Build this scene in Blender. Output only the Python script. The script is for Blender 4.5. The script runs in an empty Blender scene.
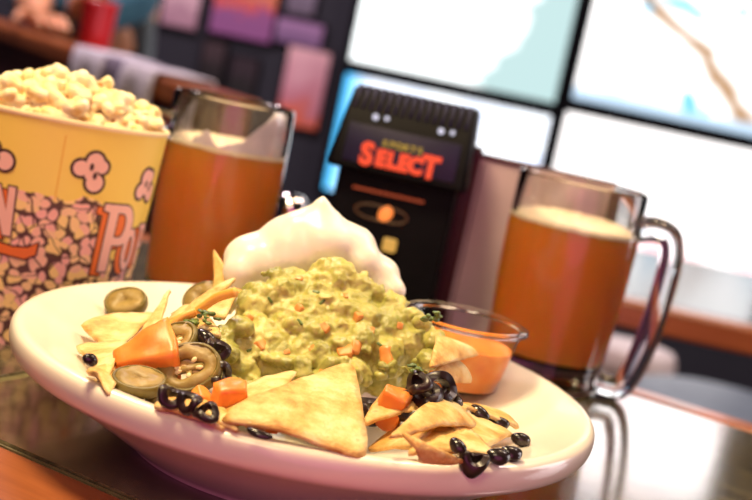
import bpy, bmesh, math, random
from mathutils import Vector, Matrix, noise
R = math.radians
random.seed(7)
C = bpy.context.scene.collection
T = 1.02                      # height of the bar table top
# ------------------------------------------------------------------ camera
PITCH, ROLL, FPX = R(8.6), R(12.0), 1250.0
CAM = Vector((0, 0, T + .196))
FWD = Vector((0, math.cos(PITCH), -math.sin(PITCH)))
UP0 = Vector((0, math.sin(PITCH), math.cos(PITCH)))
X0 = Vector((1, 0, 0))
RGT = math.cos(ROLL) * X0 + math.sin(ROLL) * UP0
UPV = -math.sin(ROLL) * X0 + math.cos(ROLL) * UP0
cd = bpy.data.cameras.new('camera'); cam = bpy.data.objects.new('camera', cd); C.objects.link(cam)
m = Matrix((RGT, UPV, -FWD)).transposed().to_4x4(); m.translation = CAM
cam.matrix_world = m
cd.sensor_width = 36; cd.lens = FPX / 752 * 36; cd.clip_start = .01
cd.dof.use_dof = True; cd.dof.focus_distance = .53; cd.dof.aperture_fstop = 8.5
bpy.context.scene.camera = cam


def ray(px, py):
    return FWD + RGT * ((px - 376) / FPX) - UPV * ((py - 250) / FPX)


def at(px, py, Y):
    d = ray(px, py)
    return CAM + d * (Y / d.y)


# ------------------------------------------------------------------ helpers
def tag(o, label=None, cat=None, group=None, kind=None):
    if label: o['label'] = label
    if cat: o['category'] = cat
    if group: o['group'] = group
    if kind: o['kind'] = kind
    return o


def empty(name, loc, rz=0.0, label=None, cat=None, group=None):
    o = bpy.data.objects.new(name, None); C.objects.link(o)
    o.empty_display_size = .02
    o.location = loc; o.rotation_euler = (0, 0, rz)
    return tag(o, label, cat, group)


def link(name, me, mat, parent=None, loc=(0, 0, 0), smooth=True):
    o = bpy.data.objects.new(name, me); C.objects.link(o)
    if mat is not None:
        me.materials.clear()
        for x in (mat if isinstance(mat, (list, tuple)) else [mat]): me.materials.append(x)
    if smooth: me.shade_smooth()
    o.location = loc
    if parent is not None: o.parent = parent
    return o


def obj(name, bm, mat, parent=None, loc=(0, 0, 0), smooth=True, bevel=0, seg=2, angle=None):
    bmesh.ops.recalc_face_normals(bm, faces=bm.faces)
    me = bpy.data.meshes.new(name); bm.to_mesh(me); bm.free()
    o = link(name, me, mat, parent, loc, smooth)
    if smooth and angle is not None:
        me.set_sharp_from_angle(angle=angle)
    if bevel:
        b = o.modifiers.new('bevel', 'BEVEL'); b.width = bevel; b.segments = seg; b.limit_method = 'ANGLE'
        b.angle_limit = R(40)
    return o


def add_box(bm, lo, hi, M=None):
    vs = [bm.verts.new((x, y, z)) for x in (lo[0], hi[0]) for y in (lo[1], hi[1]) for z in (lo[2], hi[2])]
    for f in ((0, 1, 3, 2), (4, 6, 7, 5), (0, 4, 5, 1), (2, 3, 7, 6), (0, 2, 6, 4), (1, 5, 7, 3)):
        bm.faces.new([vs[i] for i in f])
    if M is not None:
        for v in vs: v.co = M @ v.co
    return vs


def box(name, lo, hi, mat, parent=None, bevel=.002, loc=(0, 0, 0)):
    bm = bmesh.new(); add_box(bm, lo, hi)
    return obj(name, bm, mat, parent, loc, smooth=bevel > 0, bevel=bevel, angle=R(40) if bevel else None)


def add_lathe(bm, prof, n=64, M=None, close=False):
    rings = []
    for r, z in prof:
        if r < 1e-6:
            rings.append([bm.verts.new((0, 0, z))])
        else:
            rings.append([bm.verts.new((r * math.cos(2 * math.pi * k / n), r * math.sin(2 * math.pi * k / n), z)) for k in range(n)])
    pairs = list(zip(rings, rings[1:]))
    if close: pairs.append((rings[-1], rings[0]))
    for a, b in pairs:
        for k in range(n):
            j = (k + 1) % n
            if len(a) == 1 and len(b) == 1: continue
            if len(a) == 1: bm.faces.new((a[0], b[k], b[j]))
            elif len(b) == 1: bm.faces.new((a[k], a[j], b[0]))
            else: bm.faces.new((a[k], a[j], b[j], b[k]))
    if M is not None:
        for rg in rings:
            for v in rg: v.co = M @ v.co


def lathe(name, prof, mat, parent=None, loc=(0, 0, 0), n=64, close=False, angle=R(50)):
    bm = bmesh.new(); add_lathe(bm, prof, n, close=close)
    return obj(name, bm, mat, parent, loc, angle=angle)


def smooth_path(pts, k=8):
    P = [Vector(p) for p in pts]; out = []
    for i in range(len(P) - 1):
        p0, p1, p2, p3 = P[max(i - 1, 0)], P[i], P[i + 1], P[min(i + 2, len(P) - 1)]
        for s in range(k):
            t = s / k
            out.append(.5 * ((2 * p1) + (p2 - p0) * t + (2 * p0 - 5 * p1 + 4 * p2 - p3) * t * t + (3 * p1 - p0 - 3 * p2 + p3) * t ** 3))
    out.append(P[-1]); return out


def add_tube(bm, pts, ra, rb=None, n=12, side=Vector((0, 1, 0)), caps=True):
    rb = rb or ra; rings = []
    for i, p in enumerate(pts):
        t = (pts[min(i + 1, len(pts) - 1)] - pts[max(i - 1, 0)]).normalized()
        b = (side - t * side.dot(t)).normalized(); a = t.cross(b)
        sa = ra[i] if isinstance(ra, list) else ra
        sb = rb[i] if isinstance(rb, list) else rb
        rings.append([bm.verts.new(p + a * (sa * math.cos(2 * math.pi * k / n)) + b * (sb * math.sin(2 * math.pi * k / n))) for k in range(n)])
    for a, b in zip(rings, rings[1:]):
        for k in range(n):
            bm.faces.new((a[k], a[(k + 1) % n], b[(k + 1) % n], b[k]))
    if caps:
        bm.faces.new(rings[0]); bm.faces.new(rings[-1])


def blob_mesh(balls, voxel, smooth_it=2, disp=None):
    """one continuous lump grown from overlapping balls: (x, y, z, rx[, ry, rz])"""
    bm = bmesh.new()
    for b in balls:
        r = b[3:] if len(b) >= 6 else (b[3],) * 3
        M = Matrix.Translation(b[:3]) @ Matrix.Diagonal((r[0], r[1], r[2], 1))
        bmesh.ops.create_icosphere(bm, subdivisions=3, radius=1, matrix=M)
    me = bpy.data.meshes.new('lump'); bm.to_mesh(me); bm.free()
    o = bpy.data.objects.new('lump', me); C.objects.link(o)
    md = o.modifiers.new('r', 'REMESH'); md.mode = 'VOXEL'; md.voxel_size = voxel
    if smooth_it:
        s = o.modifiers.new('s', 'SMOOTH'); s.iterations = smooth_it; s.factor = .5
    dg = bpy.context.evaluated_depsgraph_get()
    out = bpy.data.meshes.new_from_object(o.evaluated_get(dg))
    bpy.data.objects.remove(o); bpy.data.meshes.remove(me)
    if disp:
        nr = [v.normal.copy() for v in out.vertices]
        for v, nn in zip(out.vertices, nr): v.co += nn * disp(v.co)
    return out


def recenter(me):
    c = Vector()
    for v in me.vertices: c += v.co
    c /= max(1, len(me.vertices))
    zmin = min(v.co.z for v in me.vertices); c.z = zmin
    me.transform(Matrix.Translation(-c))
    return c


def frame(nrm, up=Vector((0, 0, 1)), spin=0):
    n = Vector(nrm).normalized()
    if abs(n.dot(up)) > .98: up = Vector((0, 1, 0))
    x = up.cross(n).normalized(); y = n.cross(x)
    M = Matrix((x, y, n)).transposed().to_4x4()
    return M @ Matrix.Rotation(spin, 4, 'Z')


def text_bm(s, size, offset=0.0, extrude=0.0, sx=1.0, shear=0.0):
    cu = bpy.data.curves.new('t', 'FONT'); cu.body = s; cu.size = size; cu.offset = offset; cu.extrude = extrude
    cu.align_x = 'CENTER'; cu.shear = shear; cu.resolution_u = 4
    o = bpy.data.objects.new('t', cu); C.objects.link(o)
    dg = bpy.context.evaluated_depsgraph_get(); dg.update()
    me = bpy.data.meshes.new_from_object(o.evaluated_get(dg))
    bm = bmesh.new(); bm.from_mesh(me)
    bpy.data.objects.remove(o); bpy.data.meshes.remove(me); bpy.data.curves.remove(cu)
    for v in bm.verts: v.co.x *= sx
    return bm


def poly_bm(loops):
    cu = bpy.data.curves.new('p', 'CURVE'); cu.dimensions = '2D'; cu.fill_mode = 'BOTH'
    for L in loops:
        sp = cu.splines.new('POLY'); sp.points.add(len(L) - 1); sp.use_cyclic_u = True
        for p, q in zip(sp.points, L): p.co = (q[0], q[1], 0, 1)
    o = bpy.data.objects.new('p', cu); C.objects.link(o)
    dg = bpy.context.evaluated_depsgraph_get(); dg.update()
    me = bpy.data.meshes.new_from_object(o.evaluated_get(dg))
    bm = bmesh.new(); bm.from_mesh(me)
    bpy.data.objects.remove(o); bpy.data.meshes.remove(me); bpy.data.curves.remove(cu)
    return bm


# ------------------------------------------------------------------ materials
class NT:
    def __init__(s, name):
        s.m = bpy.data.materials.new(name); s.m.use_nodes = True
        s.t = s.m.node_tree; s.b = s.t.nodes['Principled BSDF']; s.out = s.t.nodes['Material Output']

    def n(s, typ, **kw):
        x = s.t.nodes.new(typ)
        for k, v in kw.items():
            if k in x.inputs: x.inputs[k].default_value = v
            else: setattr(x, k, v)
        return x

    def l(s, a, b): s.t.links.new(a, b)

    def coord(s, kind='Object', scale=None):
        tc = s.n('ShaderNodeTexCoord')
        if scale is None: return tc.outputs[kind]
        mp = s.n('ShaderNodeMapping'); mp.inputs['Scale'].default_value = scale if hasattr(scale, '__len__') else (scale,) * 3
        s.l(tc.outputs[kind], mp.inputs[0]); return mp.outputs[0]

    def ramp(s, fac, stops, interp='LINEAR'):
        r = s.n('ShaderNodeValToRGB'); cr = r.color_ramp; cr.interpolation = interp
        while len(cr.elements) < len(stops): cr.elements.new(.5)
        for e, (p, c) in zip(cr.elements, stops):
            e.position = p; e.color = tuple(c) + (1,) if len(c) == 3 else c
        s.l(fac, r.inputs[0]); return r.outputs[0]

    def noise(s, scale, detail=3, rough=.5, vec=None, dist=0):
        x = s.n('ShaderNodeTexNoise'); x.inputs['Scale'].default_value = scale; x.inputs['Detail'].default_value = detail
        x.inputs['Roughness'].default_value = rough; x.inputs['Distortion'].default_value = dist
        s.l(vec if vec is not None else s.coord(), x.inputs['Vector']); return x.outputs['Fac']

    def bump(s, h, strength=.3, dist=.001):
        b = s.n('ShaderNodeBump'); b.inputs['Strength'].default_value = strength; b.inputs['Distance'].default_value = dist
        s.l(h, b.inputs['Height']); s.l(b.outputs[0], s.b.inputs['Normal'])

    def math(s, op, a, b=None, c=None):
        x = s.n('ShaderNodeMath'); x.operation = op
        for i, v in enumerate((a, b, c)):
            if v is None: continue
            if isinstance(v, (int, float)): x.inputs[i].default_value = v
            else: s.l(v, x.inputs[i])
        return x.outputs[0]

    def mix(s, fac, a, b):
        x = s.n('ShaderNodeMix'); x.data_type = 'RGBA'
        for sock, v in ((x.inputs[0], fac), (x.inputs[6], a), (x.inputs[7], b)):
            if isinstance(v, (int, float)): sock.default_value = v
            elif isinstance(v, tuple): sock.default_value = v + (1,) if len(v) == 3 else v
            else: s.l(v, sock)
        return x.outputs[2]

    def set(s, **kw):
        for k, v in kw.items():
            i = s.b.inputs[k]
            if isinstance(v, bpy.types.NodeSocket): s.l(v, i)
            else: i.default_value = v + (1,) if isinstance(v, tuple) and len(v) == 3 and i.type == 'RGBA' else v
        return s


def plain(name, col, rough=.5, **kw):
    s = NT(name); s.set(**{'Base Color': col, 'Roughness': rough}, **kw); return s.m


def mottled(name, stops, scale, rough=.5, bump=0, bscale=None, detail=4, sss=0, sss_r=(.3, .2, .1), bd=.001, **kw):
    s = NT(name)
    c = s.ramp(s.noise(scale, detail), stops)
    s.set(**{'Base Color': c, 'Roughness': rough}, **kw)
    if bump: s.bump(s.noise(bscale or scale * 3, 4), bump, bd)
    if sss:
        s.set(**{'Subsurface Weight': sss, 'Subsurface Radius': sss_r, 'Subsurface Scale': .006})
    return s.m


def emis(name, col, strength):
    s = NT(name); s.set(**{'Base Color': (0, 0, 0), 'Emission Color': col, 'Emission Strength': strength}); return s.m


M = {}
M['ceramic'] = mottled('glazed_ceramic', [(.3, (.86, .78, .66)), (.7, (.9, .83, .72))], 20, .22, **{'Coat Weight': .3})
M['glass'] = plain('clear_glass', (1, 1, 1), 0.0, **{'Transmission Weight': 1.0, 'IOR': 1.47})
M['plastic'] = plain('clear_plastic', (.97, .97, .98), .06, **{'Transmission Weight': 1.0, 'IOR': 1.2})
s = NT('amber_beer'); c = s.ramp(s.noise(9, 2), [(.3, (.80, .25, .04)), (.7, (.86, .31, .06))])
s.set(**{'Base Color': c, 'Roughness': .25, 'Transmission Weight': .12, 'IOR': 1.34, 'Subsurface Weight': 1.0,
         'Subsurface Radius': (.8, .3, .05), 'Subsurface Scale': .02}); M['beer'] = s.m
M['foam'] = mottled('beer_foam', [(.3, (.8, .62, .38)), (.7, (.95, .84, .66))], 220, .7, .4, 500)
s = NT('foam_film'); s.set(**{'Base Color': (.85, .78, .84), 'Roughness': .6, 'Alpha': s.ramp(s.noise(60, 4), [(.35, (.75,) * 3), (.6, (1,) * 3)])}); M['film'] = s.m
M['salsa'] = mottled('orange_salsa', [(.3, (.78, .2, .02)), (.6, (.85, .3, .04)), (.8, (.9, .45, .1))], 90, .25, .25, 160, sss=.3)
M['cream'] = mottled('sour_cream', [(.3, (.86, .8, .72)), (.7, (.9, .85, .78))], 30, .3, .1, 60, sss=.4, sss_r=(1, .8, .6))
# guacamole: pale lumps in darker green mash
s = NT('guacamole_mash')
g1 = s.ramp(s.noise(60, 6, .65), [(.3, (.24, .25, .05)), (.48, (.44, .42, .11)), (.62, (.59, .54, .17)), (.75, (.72, .67, .30))])
g2 = s.ramp(s.noise(210, 3), [(.62, (0,) * 3), (.7, (1,) * 3)])
s.set(**{'Base Color': s.mix(s.math('MULTIPLY', g2, .55), g1, (.22, .26, .03)), 'Roughness': .28, 'Subsurface Weight': .25,
         'Subsurface Radius': (.6, .5, .1), 'Subsurface Scale': .004})
s.bump(s.noise(330, 5, .6), .55, .0012); M['guac'] = s.m
s = NT('fried_tortilla')
c1 = s.ramp(s.noise(60, 6, .65), [(.34, (.55, .25, .05)), (.44, (.74, .42, .11)), (.53, (.83, .56, .20)), (.66, (.91, .72, .38))])
sp = s.ramp(s.noise(230, 2), [(.66, (0,) * 3), (.74, (1,) * 3)])
s.set(**{'Base Color': s.mix(s.math('MULTIPLY', sp, .5), c1, (.55, .24, .04)), 'Roughness': .45})
s.bump(s.noise(150, 6, .65), .9, .0022); M['chip'] = s.m
M['tomato'] = mottled('tomato_flesh', [(.3, (.82, .22, .035)), (.55, (.88, .31, .055)), (.8, (.92, .46, .15))], 70, .4, .2, 150, sss=.35, sss_r=(1, .25, .1))
M['tomatobit'] = mottled('tomato_in_mash', [(.3, (.72, .24, .05)), (.6, (.82, .36, .10)), (.8, (.85, .5, .18))], 160, .35)
M['jalrind'] = mottled('pepper_rind', [(.3, (.11, .085, .014)), (.7, (.20, .15, .03))], 80, .45, .2, 200)
M['jalflesh'] = mottled('pepper_flesh', [(.3, (.24, .16, .04)), (.7, (.40, .28, .09))], 120, .48, .4, 260)
M['seed'] = plain('pepper_seed', (.85, .7, .4), .4)
M['olive'] = mottled('black_olive', [(.3, (.008, .004, .005)), (.7, (.035, .014, .016))], 120, .34, .15, 260)
M['bean'] = mottled('black_bean', [(.3, (.008, .006, .008)), (.75, (.045, .03, .03))], 150, .2, .1, 300)
M['herb'] = mottled('green_herb', [(.3, (.04, .09, .015)), (.7, (.16, .24, .05))], 150, .4, .3, 200)
M['cheese'] = mottled('cheddar_shred', [(.3, (.85, .38, .05)), (.7, (.92, .52, .12))], 90, .4, sss=.3)
s = NT('popped_corn')
c1 = s.ramp(s.noise(120, 4), [(.25, (.74, .46, .12)), (.45, (.86, .70, .36)), (.65, (.88, .79, .56))])
s.set(**{'Base Color': c1, 'Roughness': .7, 'Subsurface Weight': .3, 'Subsurface Radius': (1, .8, .4), 'Subsurface Scale': .004})
s.bump(s.noise(260, 4), .3, .001); M['popcorn'] = s.m
M['hull'] = plain('corn_hull', (.45, .2, .04), .4)
M['black'] = mottled('black_plastic', [(.3, (.0022, .002, .0035)), (.7, (.0045, .004, .0065))], 40, .55, **{'Specular IOR Level': .1})
M['blacks'] = plain('black_shiny', (.006, .006, .01), .15)
M['navy'] = mottled('navy_sign', [(.3, (.008, .006, .03)), (.7, (.012, .009, .045))], 60, .45, **{'Specular IOR Level': .3})
M['redlit'] = emis('red_lit_letters', (1, .07, .02), 1.1)
M['yellowlit'] = emis('yellow_lit_letters', (.8, .5, .06), .6)
M['orangelit'] = emis('orange_lamp', (1, .25, .05), 1.3)
M['amberlit'] = emis('amber_button', (.95, .5, .1), .75)
M['whitelit'] = emis('white_glow', (.85, .82, 1), 1.0)
M['bronze'] = plain('bronze_line', (.11, .05, .025), .4)
s = NT('slate_tile')
c1 = s.ramp(s.noise(55, 8, .75), [(.34, (.028, .024, .012)), (.5, (.075, .062, .034)), (.66, (.14, .12, .066))])
c2 = s.ramp(s.noise(420, 2), [(.5, (0,) * 3), (.75, (1,) * 3)])
s.set(**{'Base Color': s.mix(s.math('MULTIPLY', c2, .4), c1, (.15, .12, .07)), 'Roughness': s.ramp(s.noise(14, 3), [(.3, (.10,) * 3), (.7, (.18,) * 3)]), 'Coat Weight': .8, 'Coat Roughness': .12, 'Coat IOR': 1.6})
s.bump(s.noise(60, 5), .06, .001); M['tile'] = s.m
M['grout'] = mottled('tile_grout', [(.3, (.13, .11, .05)), (.7, (.2, .17, .085))], 150, .7)


def wood(name, a, b, rough=.3, sc=(3, 40, 40)):
    s = NT(name); v = s.coord('Object', sc)
    c = s.ramp(s.noise(1.5, 6, .6, v, 1.2), [(.3, a), (.7, b)])
    s.set(**{'Base Color': c, 'Roughness': rough, 'Coat Weight': .2}); return s.m


M['wood'] = wood('orange_stained_wood', (.22, .055, .018), (.42, .13, .04))
M['wooddark'] = wood('dark_stained_wood', (.10, .028, .014), (.2, .06, .03))
M['panel'] = mottled('maroon_panel', [(.3, (.05, .013, .016)), (.7, (.085, .022, .024))], 8, .5)
M['maroon'] = mottled('maroon_frame', [(.3, (.045, .006, .012)), (.7, (.075, .01, .02))], 30, .35)
M['paperpink'] = mottled('pink_menu_paper', [(.3, (.50, .36, .42)), (.7, (.58, .43, .49))], 25, .5)
M['wall'] = mottled('dark_wall_paint', [(.3, (.018, .019, .032)), (.7, (.026, .027, .043))], 3, .8)
M['ceil'] = mottled('dark_ceiling_paint', [(.3, (.03, .028, .035)), (.7, (.045, .04, .05))], 4, .9)
M['floor'] = wood('dark_floor_boards', (.03, .016, .01), (.06, .03, .018), .4, (2, 14, 14))
M['metal'] = plain('brushed_steel', (.6, .58, .6), .25, Metallic=1.0)
M['chrome'] = plain('chrome_cap', (.8, .75, .78), .12, Metallic=1.0)
M['bluevinyl'] = mottled('slate_blue_vinyl', [(.3, (.10, .13, .18)), (.7, (.16, .2, .26))], 12, .45)
M['palevinyl'] = mottled('pale_vinyl', [(.3, (.62, .5, .5)), (.7, (.78, .66, .66))], 12, .45)
M['cloth'] = mottled('grey_cloth', [(.3, (.17, .14, .22)), (.7, (.23, .19, .28))], 40, .85)
M['clothwhite'] = mottled('white_cloth_band', [(.3, (.6, .56, .68)), (.7, (.72, .68, .78))], 40, .85)
M['skin'] = mottled('skin_tone', [(.3, (.62, .27, .14)), (.7, (.72, .34, .19))], 20, .5, sss=.2, sss_r=(1, .3, .1))
M['teal'] = mottled('teal_shirt', [(.3, (.03, .12, .20)), (.7, (.06, .2, .3))], 12, .8)
M['hair'] = mottled('black_hair', [(.3, (.006, .005, .006)), (.7, (.015, .012, .012))], 60, .4)
M['redgloss'] = mottled('red_cup_plastic', [(.3, (.65, .02, .03)), (.7, (.75, .03, .04))], 20, .3)
M['sauce'] = plain('hot_sauce', (.55, .13, .02), .2, **{'Coat Weight': .5})
M['labelred'] = mottled('maroon_paper_label', [(.3, (.2, .02, .05)), (.7, (.3, .03, .07))], 60, .4)
M['white'] = plain('white_plastic', (.8, .78, .85), .35)
M['pepper'] = mottled('ground_pepper', [(.3, (.05, .015, .012)), (.7, (.14, .04, .03))], 300, .8)
M['ink'] = plain('dark_brown_ink', (.045, .012, .015), .5)
M['inkpink'] = plain('pink_ink', (.86, .50, .44), .5)
M['inkorange'] = plain('orange_ink', (.78, .17, .03), .5)
M['papercream'] = plain('paper_rim', (.9, .72, .42), .6)

# ------------------------------------------------------------------ the room
def struct(name, lo, hi, mat):
    o = box(name, lo, hi, mat, bevel=0); o['kind'] = 'structure'; return o


struct('floor', (-3.2, -2.7, -.1), (3.2, 4.3, 0), M['floor'])
struct('ceiling', (-3.2, -2.7, 3.0), (3.2, 4.3, 3.1), M['ceil'])
struct('wall_back', (-3.2, 4.1, 0), (3.2, 4.3, 3), M['wall'])
struct('wall_front', (-3.2, -2.7, 0), (3.2, -2.5, 3), M['wall'])
struct('wall_left', (-3.2, -2.5, 0), (-3.0, 4.1, 3), M['wall'])
struct('wall_right', (3.0, -2.5, 0), (3.2, 4.1, 3), M['wall'])

# ------------------------------------------------------------------ bar table under the food (turned 26 degrees)
A = R(26)
tb = empty('bar_table', (0, 0, 0), -A, 'tiled bar table with stained wooden edging under the plate of nachos', 'table')
# in the table's frame: x runs along it, y across (near edge .36, far edge .905)
X1, X2, YN, YF = -.95, .85, .406, .875
bm = bmesh.new(); add_box(bm, (X1, YN, T - .03), (X2, YF, T - .0012))
obj('table_core', bm, M['grout'], tb, smooth=False)
gx = -.4215                        # grout joint seen at the left edge of the photo
ts = .47
k = 0
xs = [gx + i * ts for i in range(-2, 4)]
ys = [YN, YF]
for i in range(len(xs) - 1):
    for j in range(1):
        x0, x1 = max(xs[i], X1), min(xs[i + 1], X2)
        if x1 - x0 < .02: continue
        box('tile', (x0 + .003, ys[j] + .001, T - .008), (x1 - .003, ys[j + 1] - .001, T), M['tile'], tb, bevel=.0015)
box('edge_trim', (X1, YN - .055, T - .05), (X2, YN, T + .0005), M['wood'], tb, bevel=.006)
box('edge_trim', (X1, YF, T - .05), (X2, YF + .03, T + .0005), M['wood'], tb, bevel=.006)
for lx in (-.75, .6):
    for ly in (.45, .85):
        box('leg', (lx - .03, ly - .03, 0), (lx + .03, ly + .03, T - .03), M['wooddark'], tb, bevel=.004)


# ------------------------------------------------------------------ the bowl
PC = Vector((-.0204, .586, T))
INNER = [(0, .0215), (.055, .0225), (.08, .0285), (.116, .0432), (.1305, .0485), (.1355, .0496)]
OUTER = [(.1385, .0483), (.1396, .0455), (.1394, .0415), (.1378, .0378), (.1345, .0352), (.1275, .0315), (.114, .0240), (.099, .0145), (.086, .0060), (.080, .0022), (.0785, .0), (.070, 0), (.068, .003), (0, .005)]


def subdiv_prof(P, k=5):
    out = smooth_path([(r, 0, z) for r, z in P], k)
    return [(max(0, p.x), p.z) for p in out]


prof = subdiv_prof(INNER + OUTER[:11]) + OUTER[11:]
bowl = lathe('serving_bowl', prof, M['ceramic'], loc=PC, n=160, angle=R(70))
tag(bowl, 'wide cream ceramic bowl with a rolled rim holding the nachos', 'bowl')


def plate_z(r):
    for (r0, z0), (r1, z1) in zip(INNER, INNER[1:]):
        if r <= r1: return z0 + (z1 - z0) * (r - r0) / (r1 - r0)
    return .05 if r < .14 else -.05


def bed(x, y):
    r = math.hypot(x - PC.x, y - PC.y)
    return T + max(plate_z(r), .060 - .185 * r)


def surf(px, py, lift=0.0):
    d = ray(px, py); t = .35
    while t < .9:
        p = CAM + d * t
        if p.z < bed(p.x, p.y) + lift: return p
        t += .0004
    return None


# ------------------------------------------------------------------ chips
def chip(corners, bend=.004, label='', group=None, seed=0, name='tortilla_chip', thick=.0016, mat='chip', tw=.0012, n=14):
    P = []
    for c in corners:
        if len(c) == 3 and isinstance(c[2], str):
            P.append(at(c[0], c[1], float(c[2])))
        else:
            p = surf(c[0], c[1], c[2] if len(c) > 2 else .001)
            P.append(p if p is not None else at(c[0], c[1], .62))
    a, b, c = P
    nn = (b - a).cross(c - a).normalized()
    if nn.dot(CAM - a) < 0: nn = -nn
    bm = bmesh.new(); V = {}
    cen = (a + b + c) / 3
    rag = random.Random(seed * 13 + 5)
    ph = [rag.uniform(0, 6) for _ in range(4)]
    for i in range(n + 1):
        for j in range(n + 1 - i):
            w0, w1 = i / n, j / n; w2 = 1 - w0 - w1
            q = a * w0 + b * w1 + c * w2
            mx = max(w0, w1, w2)
            if mx > .9: q = q.lerp(cen, (mx - .9) * .8)                    # rounded corners
            if min(w0, w1, w2) < 1e-6: q = q.lerp(cen, .03 * (.5 + .5 * noise.noise(q * 160)))
            h = bend * 3.2 * (w0 * w1 + w1 * w2 + w2 * w0) + bend * .9 * math.sin(5 * w0 + ph[0]) * .35
            h += tw * noise.noise(q * 70 + Vector((seed, 0, 0))) + .0007 * noise.noise(q * 190)
            V[i, j] = bm.verts.new(q + nn * h)
    for i in range(n):
        for j in range(n - i):
            bm.faces.new((V[i, j], V[i + 1, j], V[i, j + 1]))
            if i + j < n - 1: bm.faces.new((V[i + 1, j], V[i + 1, j + 1], V[i, j + 1]))
    bmesh.ops.recalc_face_normals(bm, faces=bm.faces)
    me = bpy.data.meshes.new(name); bm.to_mesh(me); bm.free()
    c0 = recenter(me)
    o = link(name, me, M[mat], None, c0)
    sd = o.modifiers.new('thickness', 'SOLIDIFY'); sd.thickness = thick; sd.offset = 0
    tag(o, label, 'tortilla chip' if mat == 'chip' else name.replace('_', ' '), group)
    return o


CH = [
    # front
    ([(212, 424, .003), (370, 461, .002), (352, 360, .012)], .004, 'big golden tortilla chip in the middle of the front rim below the guacamole'),
    ([(205, 402, .004), (262, 440, .002), (300, 372, .012)], .003, 'tortilla chip behind the left tomato cube, tucked under the big front chip'),
    ([(362, 447, .002), (452, 462, .002), (470, 405, .008)], .003, 'tortilla chip lying on the front rim right of the big front chip'),
    ([(360, 428, .009), (425, 410, .016), (385, 392, .010)], .003, 'narrow tortilla chip leaning over the dark gap right of the big front chip'),
    ([(385, 438, .010), (478, 432, .010), (440, 398, .014)], .004, 'reddish tortilla chip in front of the black olive rings'),
    ([(400, 432, .014), (468, 462, .004), (420, 462, .006)], .003, 'tortilla chip tip pointing at the rim just left of the lowest black bean'),
    # right
    ([(432, 408, .010), (515, 436, .003), (470, 462, .002)], .004, 'pale tortilla chip among the black beans near the right rim'),
    ([(440, 402, .011), (520, 432, .004), (490, 410, .003)], .003, 'tortilla chip below the two black beans beside the plastic cup'),
    ([(428, 370, .025), (478, 358, .022), (432, 338, .028)], .003, 'pale tortilla chip sticking out right of the guacamole before the orange dip'),
    ([(418, 385, .02), (470, 384, .012), (448, 352, .024)], .003, 'tortilla chip under the pale chip beside the plastic cup'),
    # left
    ([(78, 327, .003), (160, 312, .007), (112, 362, .002)], .003, 'broad pale tortilla chip at the far left of the nachos'),
    ([(74, 350, .001), (128, 344, .004), (108, 384, .001)], .003, 'tortilla chip with a single black bean on it at the left rim'),
    ([(92, 374, .001), (160, 402, .001), (140, 362, .003)], .002, 'tortilla chip under the pepper slice at the left front rim'),
    ([(150, 406, .0008), (228, 430, .001), (205, 394, .002)], .001, 'tortilla chip under the dark olives along the left front rim'),
    ([(140, 336, .006), (172, 288, .02), (158, 336, .008)], .001, 'thin pale tortilla chip standing on edge at the left of the heap'),
    ([(158, 330, .006), (240, 276, .028), (176, 342, .008)], .002, 'long orange tortilla chip slanting up to the sour cream'),
    ([(168, 316, .008), (246, 292, .02), (226, 322, .018)], .003, 'orange tortilla chip at the left foot of the sour cream'),
    ([(214, 248, '.625'), (236, 284, '.60'), (214, 296, '.60')], .001, 'tip of a tortilla chip rising left of the sour cream'),
    ([(150, 345, .007), (225, 340, .016), (190, 305, .012)], .003, 'tortilla chip behind the pepper rings on the left side of the heap'),
    ([(150, 372, .006), (215, 380, .01), (190, 335, .014)], .003, 'tortilla chip under the large pepper ring'),
    ([(84, 374, .001), (124, 366, .003), (110, 396, .001)], .002, 'small pale chip piece at the left rim beneath the single bean'),
    ([(232, 422, .002), (268, 444, .0015), (262, 402, .006)], .002, 'small chip corner poking out between the front tomato cube and the big chip'),
    ([(182, 412, .001), (240, 434, .001), (214, 398, .004)], .002, 'tortilla chip along the front rim below the front tomato cube'),
    ([(404, 452, .003), (500, 462, .001), (452, 424, .006)], .003, 'broad tortilla chip lying lowest at the right front rim'),
    ([(400, 415, .014), (452, 425, .010), (430, 396, .016)], .003, 'tortilla chip right below the black olive cluster'),
]
for i, (cs, bend, lab) in enumerate(CH):
    chip(cs, bend, lab, seed=i)
# cheese shreds
for i, (p, q, lab) in enumerate([((160, 336, .012), (196, 312, .022), 'orange cheese shred lying left of the green herb'),
                                 ((196, 312, .02), (236, 292, .034), 'orange cheese shred just under the left end of the sour cream'),
                                 ((300, 438, .014), (258, 424, .012), 'cheese shred on the big front chip')][:2]):
    a, b = surf(*p), surf(*q)
    bm = bmesh.new(); mid = (a + b) / 2 + Vector((0, 0, .002))
    pts = smooth_path([a, mid, b], 8); cc = mid
    add_tube(bm, [x - cc for x in pts], .0016, .0022, 8, Vector((0, 0, 1)))
    o = obj('cheese_shred', bm, M['cheese'], None, cc); tag(o, lab, 'cheese')

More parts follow.
